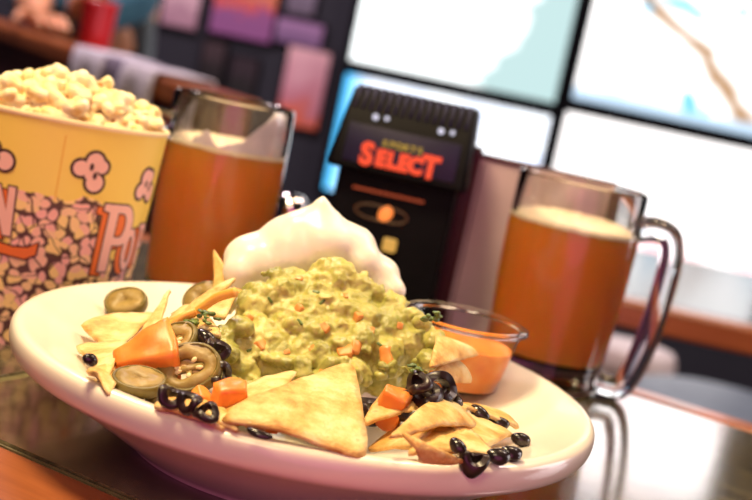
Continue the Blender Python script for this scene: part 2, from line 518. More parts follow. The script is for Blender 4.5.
# ------------------------------------------------------------------ sour cream and guacamole
PXM = lambda Y: Y * 1.0 / FPX
cb = []
for px, py, Y, r in [(255, 262, .615, 32), (290, 252, .62, 38), (322, 246, .622, 38), (350, 254, .625, 32), (378, 276, .622, 25), (393, 289, .615, 15),
                     (320, 226, .62, 22), (323, 211, .62, 13), (322, 202, .62, 8.5), (300, 234, .618, 24), (240, 272, .605, 19), (344, 238, .622, 21), (332, 222, .62, 15),
                     (310, 300, .625, 48), (355, 300, .625, 40), (270, 295, .62, 34), (310, 217, .62, 12), (364, 262, .618, 22),
                     (232, 302, .595, 11), (228, 312, .59, 8)]:
    p = at(px, py, Y); cb.append((p.x, p.y, p.z, r * PXM(Y)))
p1, p2 = at(300, 240, .605), at(360, 262, .605)


def cream_disp(c):
    u = noise.noise(c * 38) * .0022 + noise.noise(c * 90) * .0006
    return u


me = blob_mesh(cb, .0016, 22, cream_disp); c0 = recenter(me)
tag(link('sour_cream', me, M['cream'], None, c0), 'white dollop of sour cream with a pointed peak on top of the nachos', 'sour cream')

OUT = [(207, 352), (228, 318), (245, 290), (270, 268), (300, 264), (332, 256), (358, 266), (378, 284), (402, 296), (425, 312), (440, 334), (440, 352), (432, 372), (405, 378), (372, 384), (340, 388), (300, 392), (262, 402), (236, 402), (216, 390), (214, 370)]


def inside(x, y):
    r = False; j = len(OUT) - 1
    for i in range(len(OUT)):
        xi, yi = OUT[i]; xj, yj = OUT[j]
        if (yi > y) != (yj > y) and x < (xj - xi) * (y - yi) / (yj - yi) + xi: r = not r
        j = i
    return r


def edge_d(x, y):
    best = 1e9
    for (ax, ay), (bx, by) in zip(OUT, OUT[1:] + OUT[:1]):
        L = (bx - ax) ** 2 + (by - ay) ** 2
        t = max(0, min(1, ((x - ax) * (bx - ax) + (y - ay) * (by - ay)) / L))
        best = min(best, math.hypot(x - ax - t * (bx - ax), y - ay - t * (by - ay)))
    return best


def guac_Y(px, py):
    dx, dy = px - 376, py - 250
    v = -dx * math.sin(ROLL) + dy * math.cos(ROLL); u = dx * math.cos(ROLL) + dy * math.sin(ROLL)
    t = max(0, min(1, (v - 10) / 150))
    return .592 - .07 * t + .010 * ((u + 38) / 120) ** 2


rg = random.Random(21); gb = []
for k in range(900):
    x, y = rg.uniform(205, 442), rg.uniform(255, 400)
    if not inside(x, y): continue
    r = rg.choice([4, 5, 6, 8, 10, 13, 16, 18]); d = edge_d(x, y)
    if d < r * .75: r = max(3.5, d * 1.2)
    if len(gb) > 210: break
    Y = guac_Y(x, y) + rg.uniform(0, .008) + max(0, r - 5) * .0003
    p = at(x, y, Y); s0 = r * PXM(Y)
    gb.append((p.x, p.y, p.z, s0 * rg.uniform(.8, 1.5), s0 * rg.uniform(.8, 1.1), s0 * rg.uniform(.6, 1.0)))
for px, py in [(250, 340), (285, 320), (320, 310), (350, 320), (385, 335), (410, 345), (270, 365), (310, 355), (350, 355), (330, 285), (290, 295), (245, 365), (385, 355)]:
    d = edge_d(px, py); Y = guac_Y(px, py) + .02; p = at(px, py, Y); r = min(d * .95, 34) * PXM(Y)
    gb.append((p.x, p.y, p.z, r)); p = p + Vector((0, .006, -.012)); gb.append((p.x, p.y, p.z, r * .9))


for px, py, r in [(222, 336, 12), (211, 350, 7), (224, 352, 14), (219, 372, 10), (232, 386, 13), (240, 326, 12), (250, 390, 12), (434, 340, 11), (430, 360, 12), (422, 322, 9)]:
    Y = guac_Y(px, py) - .008; p = at(px, py, Y); gb.append((p.x, p.y, p.z, r * PXM(Y) * 1.15, r * PXM(Y) * 1.3, r * PXM(Y) * .85))


def guac_disp(c):
    v = noise.noise(c * 150) * .0012 + noise.noise(c * 330) * .0009 + noise.noise(c * 620) * .0005
    return v + noise.noise(c * 60 + Vector((3, 1, 2))) * .0012


me = blob_mesh(gb, .0010, 1, guac_disp); c0 = recenter(me)
GU = tag(link('guacamole', me, M['guac'], None, c0), 'chunky green mound of guacamole heaped in the middle of the bowl', 'guacamole')
bpy.context.view_layer.update()


def guac_hit(px, py):
    d = ray(px, py).normalized()
    ok, loc, nrm, _ = GU.ray_cast(CAM - c0, d)
    return (loc, nrm) if ok else (None, None)


def dice_bm(sx, sy, sz, seed, amp=.0008, cuts=5):
    bm = bmesh.new(); bmesh.ops.create_cube(bm, size=1)
    bmesh.ops.subdivide_edges(bm, edges=bm.edges[:], cuts=cuts, use_grid_fill=True)
    for v in bm.verts:
        c = v.co.copy(); l = max(abs(c.x), abs(c.y), abs(c.z))
        sp = c.normalized() * .62
        c = c.lerp(sp, .28)
        c = Vector((c.x * sx, c.y * sy, c.z * sz))
        v.co = c + c.normalized() * amp * noise.noise(c * 160 + Vector((seed * 3.1, 0, 0)))
    return bm


for i, (px, py, r) in enumerate([(298, 278, 4), (356, 318, 5), (325, 326, 6), (345, 352, 7), (386, 357, 9), (262, 344, 8), (312, 348, 6), (298, 308, 4), (356, 348, 6), (322, 372, 4), (286, 352, 4), (346, 296, 3), (400, 326, 4), (372, 330, 4), (250, 318, 3)]):
    p, nn = guac_hit(px, py)
    if p is None: continue
    q = r * PXM(.55)
    bm = dice_bm(q * rg.uniform(1.4, 2.4), q * rg.uniform(1.2, 1.8), q * 1.2, i, .0013)
    mt = frame(nn, spin=i * 1.3); bmesh.ops.transform(bm, matrix=mt, verts=bm.verts)
    o = obj('tomato_bit', bm, M['tomatobit'], GU, p - nn * q * .3)
    if i == 0: o['label'] = 'orange red tomato bit'
for i, (px, py) in enumerate([(316, 292), (322, 302), (300, 322), (380, 345), (250, 350), (345, 372), (270, 300)]):
    p, nn = guac_hit(px, py)
    if p is None: continue
    bm = dice_bm(.0035, .0012, .0010, i, .0002, 3)
    bmesh.ops.transform(bm, matrix=frame(nn, spin=i * .9), verts=bm.verts)
    obj('herb_flake', bm, M['herb'], GU, p)


# ------------------------------------------------------------------ tomato pieces
def tomato(px, py, lift, size, rot, label, seed, taper=0):
    p = surf(px, py, lift)
    bm = dice_bm(*size, seed, .0016, 7)
    for v in bm.verts:
        k_ = 1 + taper * v.co.x / size[0] * 2
        v.co.y *= k_; v.co.z *= k_
    mt = Matrix.Rotation(rot[2], 4, 'Z') @ Matrix.Rotation(rot[1], 4, 'Y') @ Matrix.Rotation(rot[0], 4, 'X')
    bmesh.ops.transform(bm, matrix=mt, verts=bm.verts)
    zm = min(v.co.z for v in bm.verts)
    bmesh.ops.translate(bm, verts=bm.verts, vec=(0, 0, -zm))
    o = obj('tomato_chunk', bm, M['tomato'], None, p + Vector((0, 0, zm)))
    return tag(o, label, 'tomato')


tomato(145, 359, .012, (.026, .016, .017), (.5, -.30, .35), 'large orange red tomato wedge at the left of the heap', 1, .5)
tomato(230, 404, .009, (.0125, .0105, .018), (.1, -.22, .45), 'tomato cube at the front of the heap just left of the big chip', 2)
tomato(204, 404, .006, (.013, .009, .008), (.3, .5, .5), 'smaller tomato piece between the large pepper ring and the front tomato cube', 3)
tomato(392, 408, .013, (.0115, .009, .0165), (.2, .25, -.3), 'tomato chunk under the guacamole beside the black olive rings', 4)
tomato(262, 418, .003, (.014, .010, .007), (.2, .1, .4), 'flat tomato sliver tucked under the left edge of the big front chip', 5)


# ------------------------------------------------------------------ pickled pepper slices
def pepper(px, py, lift, r, th, nrm, label, spin=0, lean=0, seeds=5, hole=True):
    p = surf(px, py, lift)
    t = empty('pepper_slice', p, 0, label, 'pepper slice')
    mt = frame(nrm, spin=spin) @ Matrix.Diagonal((1.12, .92, 1, 1))
    h = th / 2
    bm = bmesh.new()
    add_lathe(bm, [(r * .86, -h), (r * .97, -h * .9), (r, -h * .3), (r, h * .3), (r * .97, h * .9), (r * .86, h)], 40, close=True)
    for v in bm.verts: v.co += v.co.normalized() * .0006 * noise.noise(v.co * 120 + p * 50)
    bmesh.ops.transform(bm, matrix=mt, verts=bm.verts)
    obj('rind', bm, M['jalrind'], t)
    bm = bmesh.new()
    ri = .42 if hole else .01
    add_lathe(bm, [(r * ri, -h * .7), (r * .55, -h * .9), (r * .9, -h * .93), (r * .9, h * .93), (r * .55, h * .85), (r * ri, h * (.6 if hole else .84))], 40, close=True)
    for v in bm.verts:
        a = math.atan2(v.co.y, v.co.x); rr = math.hypot(v.co.x, v.co.y)
        if rr < r * .6:
            f = 1 + .22 * math.cos(3 * a + spin); v.co.x *= f; v.co.y *= f
        v.co.z += .0007 * noise.noise(v.co * 300 + p * 40)
    if hole:
        add_box(bm, (-r * .5, -.0012, -h * .5), (r * .5, .0012, h * .5))
        add_box(bm, (-.001, -r * .5, -h * .4), (.001, 0, h * .4))
    bmesh.ops.transform(bm, matrix=mt, verts=bm.verts)
    obj('flesh', bm, M['jalflesh'], t)
    rs = random.Random(int(px))
    for k in range(seeds):
        a = rs.uniform(0, 6.28); bm = bmesh.new()
        bmesh.ops.create_uvsphere(bm, u_segments=10, v_segments=6, radius=1, matrix=mt @ Matrix.Translation((r * .34 * math.cos(a), r * .34 * math.sin(a), h * .55)) @ Matrix.Rotation(a, 4, 'Z') @ Matrix.Diagonal((.0016, .0011, .0008, 1)))
        obj('seed', bm, M['seed'], t)
    return t


pepper(189, 369, .012, .0125, .006, (-.15, -.75, .6), 'large olive green pepper ring showing its seed hollow, facing the front', .5)
pepper(139, 382, .0062, .0098, .0055, (.02, -.3, 1), 'pepper slice lying flat under the large tomato wedge', .2, hole=False, seeds=0)
pepper(172, 345, .014, .0115, .006, (-.45, -.55, .7), 'pepper slice half hidden behind the large pepper ring', 1.2)
pepper(126, 303, .008, .010, .006, (-.25, -.6, .75), 'pepper slice leaning at the far back left of the bowl', .3, hole=False, seeds=0)
pepper(203, 299, .014, .0095, .006, (-.3, -.7, .6), 'pepper slice leaning against the left end of the sour cream', .9, hole=False, seeds=0)
pepper(168, 402, .001, .0085, .004, (.0, -.4, .9), 'dark pepper slice below the large pepper ring', .4, seeds=0)


# ------------------------------------------------------------------ black olive rings and beans
def olive(px, py, lift, nrm, label, r=.0072, th=.0042, name='olive_ring', spin=0, arc=1.0):
    p = surf(px, py, lift)
    bm = bmesh.new(); h = th / 2
    pr = [(r * .50, -h), (r * .90, -h), (r, -h * .6), (r * 1.03, 0), (r, h * .6), (r * .90, h), (r * .50, h), (r * .46, 0)]
    add_lathe(bm, pr, 36, close=True)
    for v in bm.verts:
        a = math.atan2(v.co.y, v.co.x)
        v.co.z += .0015 * math.sin(2 * a + px); v.co += v.co.normalized() * .0011 * noise.noise(v.co * 130 + p * 60)
    bmesh.ops.transform(bm, matrix=frame(nrm, spin=spin) @ Matrix.Diagonal((1, .85, 1, 1)), verts=bm.verts)
    o = obj(name, bm, M['olive'], None, p, angle=R(60))
    return tag(o, label, 'olive')


olive(438, 389, .020, (.25, -.75, .55), 'black olive ring at the right end of the olive cluster, its hole facing the front', r=.0088, th=.006)
olive(424, 396, .020, (-.35, -.7, .6), 'black olive ring in the middle of the olive cluster', r=.008, th=.006)
olive(412, 407, .016, (.15, -.6, .75), 'lowest black olive ring of the cluster, beside the tomato chunk', r=.0085, th=.005)
olive(450, 396, .016, (.8, -.4, .45), 'black olive ring seen edge on at the right of the cluster', r=.0072)
olive(418, 384, .025, (-.6, -.5, .6), 'black olive ring at the top left of the cluster under the guacamole', r=.0062)
olive(204, 346, .014, (.2, -.6, .75), 'black olive ring between the herb and the guacamole left edge', r=.0075)
olive(216, 350, .017, (.5, -.5, .7), 'black olive ring touching the left edge of the guacamole', r=.0065)
olive(219, 374, .012, (.4, -.7, .5), 'black olive ring right of the large pepper ring', r=.006)
olive(172, 396, .0065, (.3, -.5, .9), 'black olive ring lying at the left front rim', r=.0058, th=.003)
olive(190, 402, .0065, (-.4, -.5, .7), 'black olive ring at the left front rim beside the small tomato piece', r=.0055, th=.003)
olive(206, 413, .0055, (-.2, -.4, .9), 'black olive ring at the front rim under the front tomato cube', r=.0055, th=.003)
olive(473, 462, .004, (.1, -.35, .92), 'black olive ring standing alone at the right front rim', r=.0058, th=.006)
olive(372, 410, .008, (.2, -.5, .8), 'black olive ring in the dark gap right of the big front chip', r=.008)
olive(150, 340, .010, (.2, -.5, .8), 'small dark olive ring above the large tomato wedge', r=.005)


def bean_mesh(seed):
    bm = bmesh.new(); bmesh.ops.create_uvsphere(bm, u_segments=24, v_segments=16, radius=1)
    for v in bm.verts:
        c = v.co.copy(); c.x *= .0052; c.y *= .0034; c.z *= .0031
        c.y += .0011 * (c.x / .0052) ** 2
        c += c.normalized() * .0003 * noise.noise(c * 300 + Vector((seed, 0, 0))); v.co = c
    bmesh.ops.recalc_face_normals(bm, faces=bm.faces)
    me = bpy.data.meshes.new('bean'); bm.to_mesh(me); bm.free(); return me


BM = [bean_mesh(i) for i in range(3)]
for i, (px, py, lift, rz, tl, lab) in enumerate([
        (522, 440, .003, .5, .2, 'rightmost black bean near the right rim'),
        (512, 454, .003, .5, .1, 'black bean touching the left one of its pair, below the rightmost bean'),
        (499, 457, .003, .35, .0, 'left black bean of the touching pair by the right front rim'),
        (479, 413, .008, -.5, .3, 'upper black bean beside the foot of the plastic cup'),
        (498, 423, .005, -.2, .1, 'black bean lying below right of the upper bean by the plastic cup'),
        (457, 446, .010, -.6, .3, 'small black bean on the chip at the front right'),
        (91, 360, .0085, 1.2, .4, 'single black bean alone at the left rim'),
        (259, 434, .003, -.1, .1, 'black bean peeping from under the left edge of the big front chip'),
        (205, 338, .018, -.3, .3, 'black bean above the olive ring left of the guacamole')]):
    o = link('black_bean', BM[i % 3], M['bean'], None, surf(px, py, lift) - ray(px, py).normalized() * .001)
    o.rotation_euler = (.3 * (i % 3), tl, rz)
    if i == 7: o.scale = (1, .55, .5)
    if i in (5, 6): o.scale = (.75, .8, .8)
    tag(o, lab, 'bean', None)


# herb sprigs
def herb(px, py, lift, n, sz, label, seed):
    p = surf(px, py, lift); rs = random.Random(seed)
    balls = []
    for k in range(n):
        balls.append((rs.uniform(-1, 1) * sz, rs.uniform(-1, 1) * sz, rs.uniform(-.4, .7) * sz, sz * rs.uniform(.25, .5), sz * rs.uniform(.25, .5), sz * rs.uniform(.12, .3)))
    me = blob_mesh(balls, sz * .09, 1, lambda c: .0006 * noise.noise(c * 400))
    return tag(link('herb_sprig', me, M['herb'], None, p), label, 'herb')


herb(191, 325, .016, 12, .0042, 'green herb sprig on the orange chips left of the guacamole', 3)
herb(165, 338, .018, 9, .003, 'small green herb piece above the large tomato wedge', 4)
herb(208, 318, .022, 10, .004, 'dark green herb just below the left end of the sour cream', 5)
herb(432, 318, .052, 12, .004, 'small dark green herb on top of the heap next to the plastic cup', 7)
herb(415, 372, .028, 10, .0035, 'green herb just above the black olive cluster', 6)

# ------------------------------------------------------------------ plastic cup of orange dip
CUP = Vector((.0535, .642, 0)); CUP.z = T + .0385
cup = empty('portion_cup', CUP, 0, 'clear plastic portion cup standing in the bowl at the right of the heap', 'cup')
R1, R2, HC = .0315, .0235, .0355
bm = bmesh.new()
add_lathe(bm, [(0, 0), (R2 - .001, 0), (R2, .001), (R1 - .0012, HC - .002)] + [(R1 - .0019, HC - .002), (R2 - .0007, .0016), (0, .0009)], 72)
obj('cup_wall', bm, M['plastic'], cup, angle=R(40))
bm = bmesh.new()
add_lathe(bm, [(R1 - .0019, HC - .002), (R1 - .0012, HC - .003), (R1 + .0006, HC - .003), (R1 + .0022, HC - .0022), (R1 + .0022, HC - .0008), (R1 + .0004, HC), (R1 - .0015, HC)], 72, close=True)
obj('rolled_rim', bm, M['plastic'], cup, angle=R(60))
LV = .0232
rr = R2 + (R1 - R2) * LV / HC
bm = bmesh.new()
add_lathe(bm, [(0, .0012), (R2 - .0009, .0014), (rr - .0009, LV), (rr * .85, LV - .0006), (rr * .4, LV - .0002), (0, LV)], 72)
for v in bm.verts:
    if v.co.z > LV - .002 and math.hypot(v.co.x, v.co.y) < rr * .93: v.co.z += .0006 * noise.noise(v.co * 140)
tag(obj('orange_dip', bm, M['salsa'], None, CUP, angle=R(50)), 'creamy orange dip filling the clear plastic cup', 'dip')


# ------------------------------------------------------------------ beer mugs
def mug(loc, rz, label, beerlabel, lacing, foamlab, kxy=1, kz=1):
    t = empty('beer_mug', loc, rz, label, 'beer mug'); t.scale = (kxy, kxy, kz)
    H = .143
    o_ = [(.0, .0), (.036, .0), (.0395, .002), (.041, .006), (.0405, .012), (.0418, .03), (.0445, .07), (.0452, .105), (.0448, .125), (.0447, H - .003), (.0442, H - .0008)]
    i_ = [(.043, H), (.0418, H - .0008), (.0412, H - .003), (.0412, .105), (.0405, .07), (.0378, .03), (.0362, .021), (.030, .0175), (0, .0165)]
    lathe('glass_body', o_ + i_, M['glass'], t, n=96, angle=R(40))
    # handle: upper lug, thick bowed grip, lower lug
    pts = smooth_path([(.043, 0, .119), (.054, 0, .1215), (.0635, 0, .119), (.0682, 0, .108), (.0688, 0, .09), (.0675, 0, .062), (.064, 0, .034), (.059, 0, .016), (.053, 0, .0085), (.040, 0, .0085)], 8)
    n = len(pts); ra = []; rb = []
    for i in range(n):
        f = i / (n - 1); e = abs(f - .5) * 2
        ra.append(.0082 + .001 * e ** 4); rb.append(.0092 - .001 * math.sin(f * math.pi) + .0012 * e ** 6)
    bm = bmesh.new(); add_tube(bm, pts, ra, rb, 20)
    obj('handle', bm, M['glass'], t, angle=R(70))
    L = .111
    bm = bmesh.new()
    add_lathe(bm, [(0, .0168), (.030, .0178), (.0363, .0212), (.0380, .03), (.0407, .07), (.0414, .100), (.0414, L), (0, L)], 96)
    b = obj('beer', bm, M['beer'], None, loc, angle=R(40)); b.rotation_euler = (0, 0, rz); b.scale = (kxy, kxy, kz); tag(b, beerlabel, 'beer')
    bm = bmesh.new()
    add_lathe(bm, [(.0414, L), (.0414, L + .0022), (.040, L + .003), (.02, L + .0018), (0, L + .0015), ], 96)
    for v in bm.verts:
        v.co.z += .0007 * noise.noise(v.co * 160)
    f = obj('foam', bm, M['foam'], b); f['label'] = 'pale foam on the beer'
    if lacing:
        bm = bmesh.new(); n = 72; cols = []
        for k in range(n + 1):
            a = R(lacing[0]) + (R(lacing[1]) - R(lacing[0])) * k / n
            q = k / n
            top = L + .004 + .024 * max(0, min(1, (q - .30) / .30)) * min(1, (1 - q) * 8) + .004 * noise.noise(Vector((a * 4, 3, 1))) + .0015 * noise.noise(Vector((a * 14, 1, 1)))
            if q < .3: top += .007 * max(0, 1 - abs(q - .1) / .1)
            col = []
            for j in range(7):
                z = L + .001 + (top - L) * j / 6
                col.append(bm.verts.new((.0408 * math.cos(a), .0408 * math.sin(a), z)))
            cols.append(col)
        for a, b2 in zip(cols, cols[1:]):
            for j in range(6): bm.faces.new((a[j], a[j + 1], b2[j + 1], b2[j]))
        fl = obj('foam_lacing', bm, M['film'], b); fl['label'] = 'white film of foam clinging above the beer'
        sd = fl.modifiers.new('thickness', 'SOLIDIFY'); sd.thickness = .0004
    return t


mug((.130, .858, T), R(-12), 'glass beer mug with its handle turned right, right of the bowl', 'amber beer filling the mug at the right', None, '')
mug((-.1118, .832, T), R(203), 'glass beer mug with its handle turned left, beside the popcorn tub', 'amber beer in the mug beside the popcorn tub', (40, 172), '', .91, 1.045)

# ------------------------------------------------------------------ popcorn tub
TC = Vector((-.188, .702, T)); HT = .1285; RB, RT = .0505, .0592
dv = Vector((-TC.x, -TC.y, 0)).normalized(); rzt = math.atan2(dv.y, dv.x)
tub = empty('popcorn_tub', TC, rzt, 'yellow paper popcorn tub printed with popcorn and big letters, at the left', 'popcorn tub'); tub.scale = (.64, 1, 1)
s = NT('printed_tub_paper')
tc = s.coord('Object'); sx = s.n('ShaderNodeSeparateXYZ'); s.l(tc, sx.inputs[0])
th = s.math('ARCTAN2', sx.outputs[1], sx.outputs[0])
arc = s.math('MULTIPLY', th, .056)
cx = s.n('ShaderNodeCombineXYZ'); s.l(arc, cx.inputs[0]); s.l(sx.outputs[2], cx.inputs[1])
nz = s.n('ShaderNodeTexNoise'); nz.inputs['Scale'].default_value = 70; nz.inputs['Detail'].default_value = 1; s.l(cx.outputs[0], nz.inputs['Vector'])
vm = s.n('ShaderNodeVectorMath'); vm.operation = 'MULTIPLY_ADD'; s.l(nz.outputs['Color'], vm.inputs[0]); vm.inputs[1].default_value = (.009, .009, 0); s.l(cx.outputs[0], vm.inputs[2])
vd = s.n('ShaderNodeTexVoronoi'); vd.feature = 'DISTANCE_TO_EDGE'; vd.voronoi_dimensions = '2D'; vd.inputs['Scale'].default_value = 175; vd.inputs['Randomness'].default_value = .85
vf = s.n('ShaderNodeTexVoronoi'); vf.voronoi_dimensions = '2D'; vf.inputs['Scale'].default_value = 175; vf.inputs['Randomness'].default_value = .85
vv = s.n('ShaderNodeTexVoronoi'); vv.voronoi_dimensions = '2D'; vv.inputs['Scale'].default_value = 62; vv.inputs['Randomness'].default_value = 1; vv.feature = 'DISTANCE_TO_EDGE'
for x in (vd, vf, vv): s.l(vm.outputs[0], x.inputs['Vector'])
line = s.ramp(vf.outputs['Distance'], [(.47, (0,) * 3), (.57, (1,) * 3)])
line2 = s.ramp(vv.outputs['Distance'], [(.012, (1,) * 3), (.03, (0,) * 3)])
kc = s.ramp(vf.outputs['Color'], [(.25, (.88, .46, .44)), (.5, (.90, .60, .36)), (.7, (.92, .66, .28))])
dk = s.math('MAXIMUM', s.math('MULTIPLY', line, .95), line2)
pat = s.mix(dk, kc, (.055, .014, .018))
# where the printed heap reaches: high between the N and the P, low elsewhere
wob = s.math('MULTIPLY', s.math('SUBTRACT', nz.outputs['Fac'], .5), .016)
inb = s.math('MULTIPLY', s.math('SMOOTH_MIN', s.math('GREATER_THAN', th, R(-24)), s.math('LESS_THAN', th, R(36)), 0), 1)
inb = s.math('MULTIPLY', s.math('GREATER_THAN', th, R(-19)), s.math('LESS_THAN', th, R(37)))
hi = s.math('MULTIPLY_ADD', inb, .031, .056)
msk = s.math('LESS_THAN', s.math('ADD', sx.outputs[2], wob), hi)
yl = s.ramp(s.noise(14, 2), [(.3, (.86, .63, .12)), (.7, (.88, .67, .15))])
s.set(**{'Base Color': s.mix(msk, yl, pat), 'Roughness': .45}); M['tub'] = s.m
bm = bmesh.new(); k = 12
pr = [(RB + (RT - RB) * i / k, HT * i / k) for i in range(k + 1)] + [(RT - .0008, HT)] + [(RB - .0008 + (RT - RB) * i / k, HT * i / k) for i in range(k - 1, 0, -1)] + [(RB - .001, .006), (0, .006)]
add_lathe(bm, pr, 96)
obj('tub_wall', bm, M['tub'], tub, angle=R(50))
bm = bmesh.new(); ring = []
add_lathe(bm, [(RT - .001 + .0016 * (1 + math.cos(a)) * .6, HT + .0016 * math.sin(a)) for a in [2 * math.pi * q / 10 for q in range(10)]], 96, close=True)
r_ = obj('rolled_rim', bm, M['papercream'], tub, angle=R(80)); r_['label'] = 'pale rolled paper rim'
box('paper_seam', (0, 0, 0), (.0001, .0001, .0001), M['tub'], None, bevel=0) if False else None


def wrap(bm, name, mat, th0, z0, off, parent, label=None):
    """lay a flat shape (x right, y up) on the tub wall as printed card"""
    xs_ = [v.co.x for v in bm.verts]; a, b = min(xs_), max(xs_); x = a
    while x < b:
        x += .0022
        bmesh.ops.bisect_plane(bm, geom=bm.verts[:] + bm.edges[:] + bm.faces[:], plane_co=(x, 0, 0), plane_no=(1, 0, 0))
    for v in bm.verts:
        z = z0 + v.co.y; rad = RB + (RT - RB) * z / HT
        t_ = th0 + v.co.x / rad
        rad += off
        v.co = Vector((rad * math.cos(t_), rad * math.sin(t_), z))
    o = obj(name, bm, mat, parent, smooth=False)
    if label: o['label'] = label
    return o


def letter(loops, th0, z0, sc, face='inkpink', kids=True, tall=1.0, name='printed_letter', lab=None):
    L = [[(x * sc, y * sc * tall) for x, y in l] for l in loops]

    def grow(l, d, cw):
        n = len(l); out = []
        for i in range(n):
            p, q, r = Vector(l[i - 1]), Vector(l[i]), Vector(l[(i + 1) % n])
            e1 = (q - p).normalized(); e2 = (r - q).normalized()
            n1 = Vector((e1.y, -e1.x)); n2 = Vector((e2.y, -e2.x)); nn = (n1 + n2)
            nn = nn / max(.5, nn.dot(n1)) if nn.length > .01 else n1
            out.append(tuple(q + nn * d * cw))
        return out

    def area(l): return sum(l[i - 1][0] * l[i][1] - l[i][0] * l[i - 1][1] for i in range(len(l)))
    G = []
    for i, l in enumerate(L):
        ccw = 1 if area(l) > 0 else -1
        G.append(grow(l, .0009 if i == 0 else -.0009, ccw))
    sh = (-.0042, -.0022)
    body = [[(x + sh[0], y + sh[1]) for x, y in L[0]]]
    bo = [[(x + sh[0], y + sh[1]) for x, y in G[0]]]
    o = wrap(poly_bm(G), name, M['ink'], th0, z0, .00035, tub, lab)
    wrap(poly_bm(bo), 'letter_shadow_line', M['ink'], th0, z0, .00018, o).parent = o
    wrap(poly_bm(body), 'letter_side', M['inkorange'], th0, z0, .00027, o)
    wrap(poly_bm(L), 'letter_face', M[face], th0, z0, .0005, o)
    for ch in o.children: pass
    return o


def arcpts(cx_, cy_, rx, ry, a0, a1, n=14):
    return [(cx_ + rx * math.cos(R(a0 + (a1 - a0) * i / n)), cy_ + ry * math.sin(R(a0 + (a1 - a0) * i / n))) for i in range(n + 1)]


P_ = [[(0, 0), (.16, 0), (.16, .40)] + [(.30, .40)] + arcpts(.30, .70, .22, .30, -90, 90)[1:] + [(-.10, 1.0), (-.10, .90), (0, .88)], [(.16, .52), (.24, .52)] + arcpts(.26, .70, .10, .18, -90, 90) + [(.16, .88)]]
O_ = [arcpts(.25, .5, .25, .5, 0, 360, 30)[:-1], arcpts(.25, .5, .10, .32, 360, 0, 24)[:-1]]
N_ = [[(0, 0), (.15, 0), (.15, .55), (.33, 0), (.5, 0), (.5, 1), (.35, 1), (.35, .5), (.17, 1), (0, 1)]]
C_ = [arcpts(.25, .5, .25, .5, 50, 310, 26) + arcpts(.25, .5, .10, .32, 310, 50, 22)]
R_ = [[(0, 0), (.15, 0), (.15, .40), (.2, .40), (.36, 0), (.53, 0), (.36, .43)] + arcpts(.28, .71, .24, .29, -60, 90)[1:] + [(0, 1)], [(.15, .54), (.24, .54)] + arcpts(.26, .71, .1, .17, -90, 90) + [(.15, .88)]]
seq = [('P', P_, 36, .048, .039, 'tall letter P'), ('O', O_, 52.5, .049, .0245, 'small letter o'), ('P', P_, 70, .052, .024, None), ('C', C_, 93, .052, .024, None), ('O', O_, 113, .052, .024, None), ('R', R_, 133, .052, .024, None), ('N', N_, 156, .051, .036, None),
       ('N', N_, -32, .061, .027, 'letter N'), ('R', R_, -52, .061, .024, None), ('O', O_, -72, .061, .024, None), ('C', C_, -92, .061, .024, None)]
for ch, lp, thd, z0, sc, lab in seq:
    letter(lp, R(thd), z0, sc, name='printed_letter', lab=lab)
# orange swash under the N
bm = poly_bm([[(-.012, .004), (.006, .0015), (.014, .0025), (.019, .006), (.0185, -.0005), (.013, -.004), (-.012, -.002)]])
wrap(bm, 'printed_swash', M['inkorange'], R(-22), .054, .0007, tub, 'orange swash printed under the letter N')
bm = poly_bm([[(-.0125, .005), (.006, .0025), (.014, .0035), (.020, .0072), (.0195, -.001), (.0135, -.005), (-.0125, -.003)]])
wrap(bm, 'printed_swash', M['ink'], R(-22), .054, .0004, tub)


def icon(thd, z0, sc, rot, seed):
    rs = random.Random(seed)
    lob = [(-.32, .05, .26), (.12, .32, .30), (.38, .18, .22), (.05, -.12, .22), (.22, -.38, .30), (-.05, .12, .2)]
    cr, sr = math.cos(rot), math.sin(rot)
    o = None
    for grow, mt, off, nm in ((.10, 'ink', .0003, 'printed_popcorn'), (0, 'inkpink', .0005, 'kernel_face')):
        bm = bmesh.new()
        for i, (x, y, r) in enumerate(lob):
            r2 = (r + grow) * sc if nm == 'printed_popcorn' else (r - .0) * sc
            c_ = Vector(((x * cr - y * sr) * sc, (x * sr + y * cr) * sc, 0))
            vs = [bm.verts.new(c_ + Vector((r2 * math.cos(a), r2 * math.sin(a), 0))) for a in [2 * math.pi * q / 20 for q in range(20)]]
            bm.faces.new(vs)
        w = wrap(bm, nm, M[mt], R(thd), z0, off, o or tub)
        o = o or w
    for (x, y) in ((.02, .14), (.18, -.14)):
        bm = bmesh.new()
        c_ = Vector(((x * cr - y * sr) * sc, (x * sr + y * cr) * sc, 0))
        bm.faces.new([bm.verts.new(c_ + Vector((.07 * sc * math.cos(a), .13 * sc * math.sin(a), 0))) for a in [2 * math.pi * q / 14 for q in range(14)]])
        wrap(bm, 'kernel_shade', M['ink'], R(thd), z0, .0007, o)
    o['label'] = 'single printed popcorn piece'


icon(19, .104, .0165, 0, 1); icon(-34, .100, .0165, 1.2, 2); icon(62, .098, .0165, .6, 3); icon(110, .10, .0165, .3, 4); icon(-85, .10, .0165, 2.2, 5)
# seam of the paper
bm = bmesh.new(); add_box(bm, (-.0004, 0, 0), (.0004, HT - .085, .0001))
bm2 = bmesh.new()
vs = [bm2.verts.new(c) for c in ((-.0003, 0, 0), (.0003, 0, 0), (.0003, .036, 0), (-.0003, .036, 0))]; bm2.faces.new(vs); bm.free()
M['seam'] = plain('seam_paper', (.8, .42, .05), .5)
wrap(bm2, 'paper_seam', M['seam'], R(3), .085, .0003, tub)


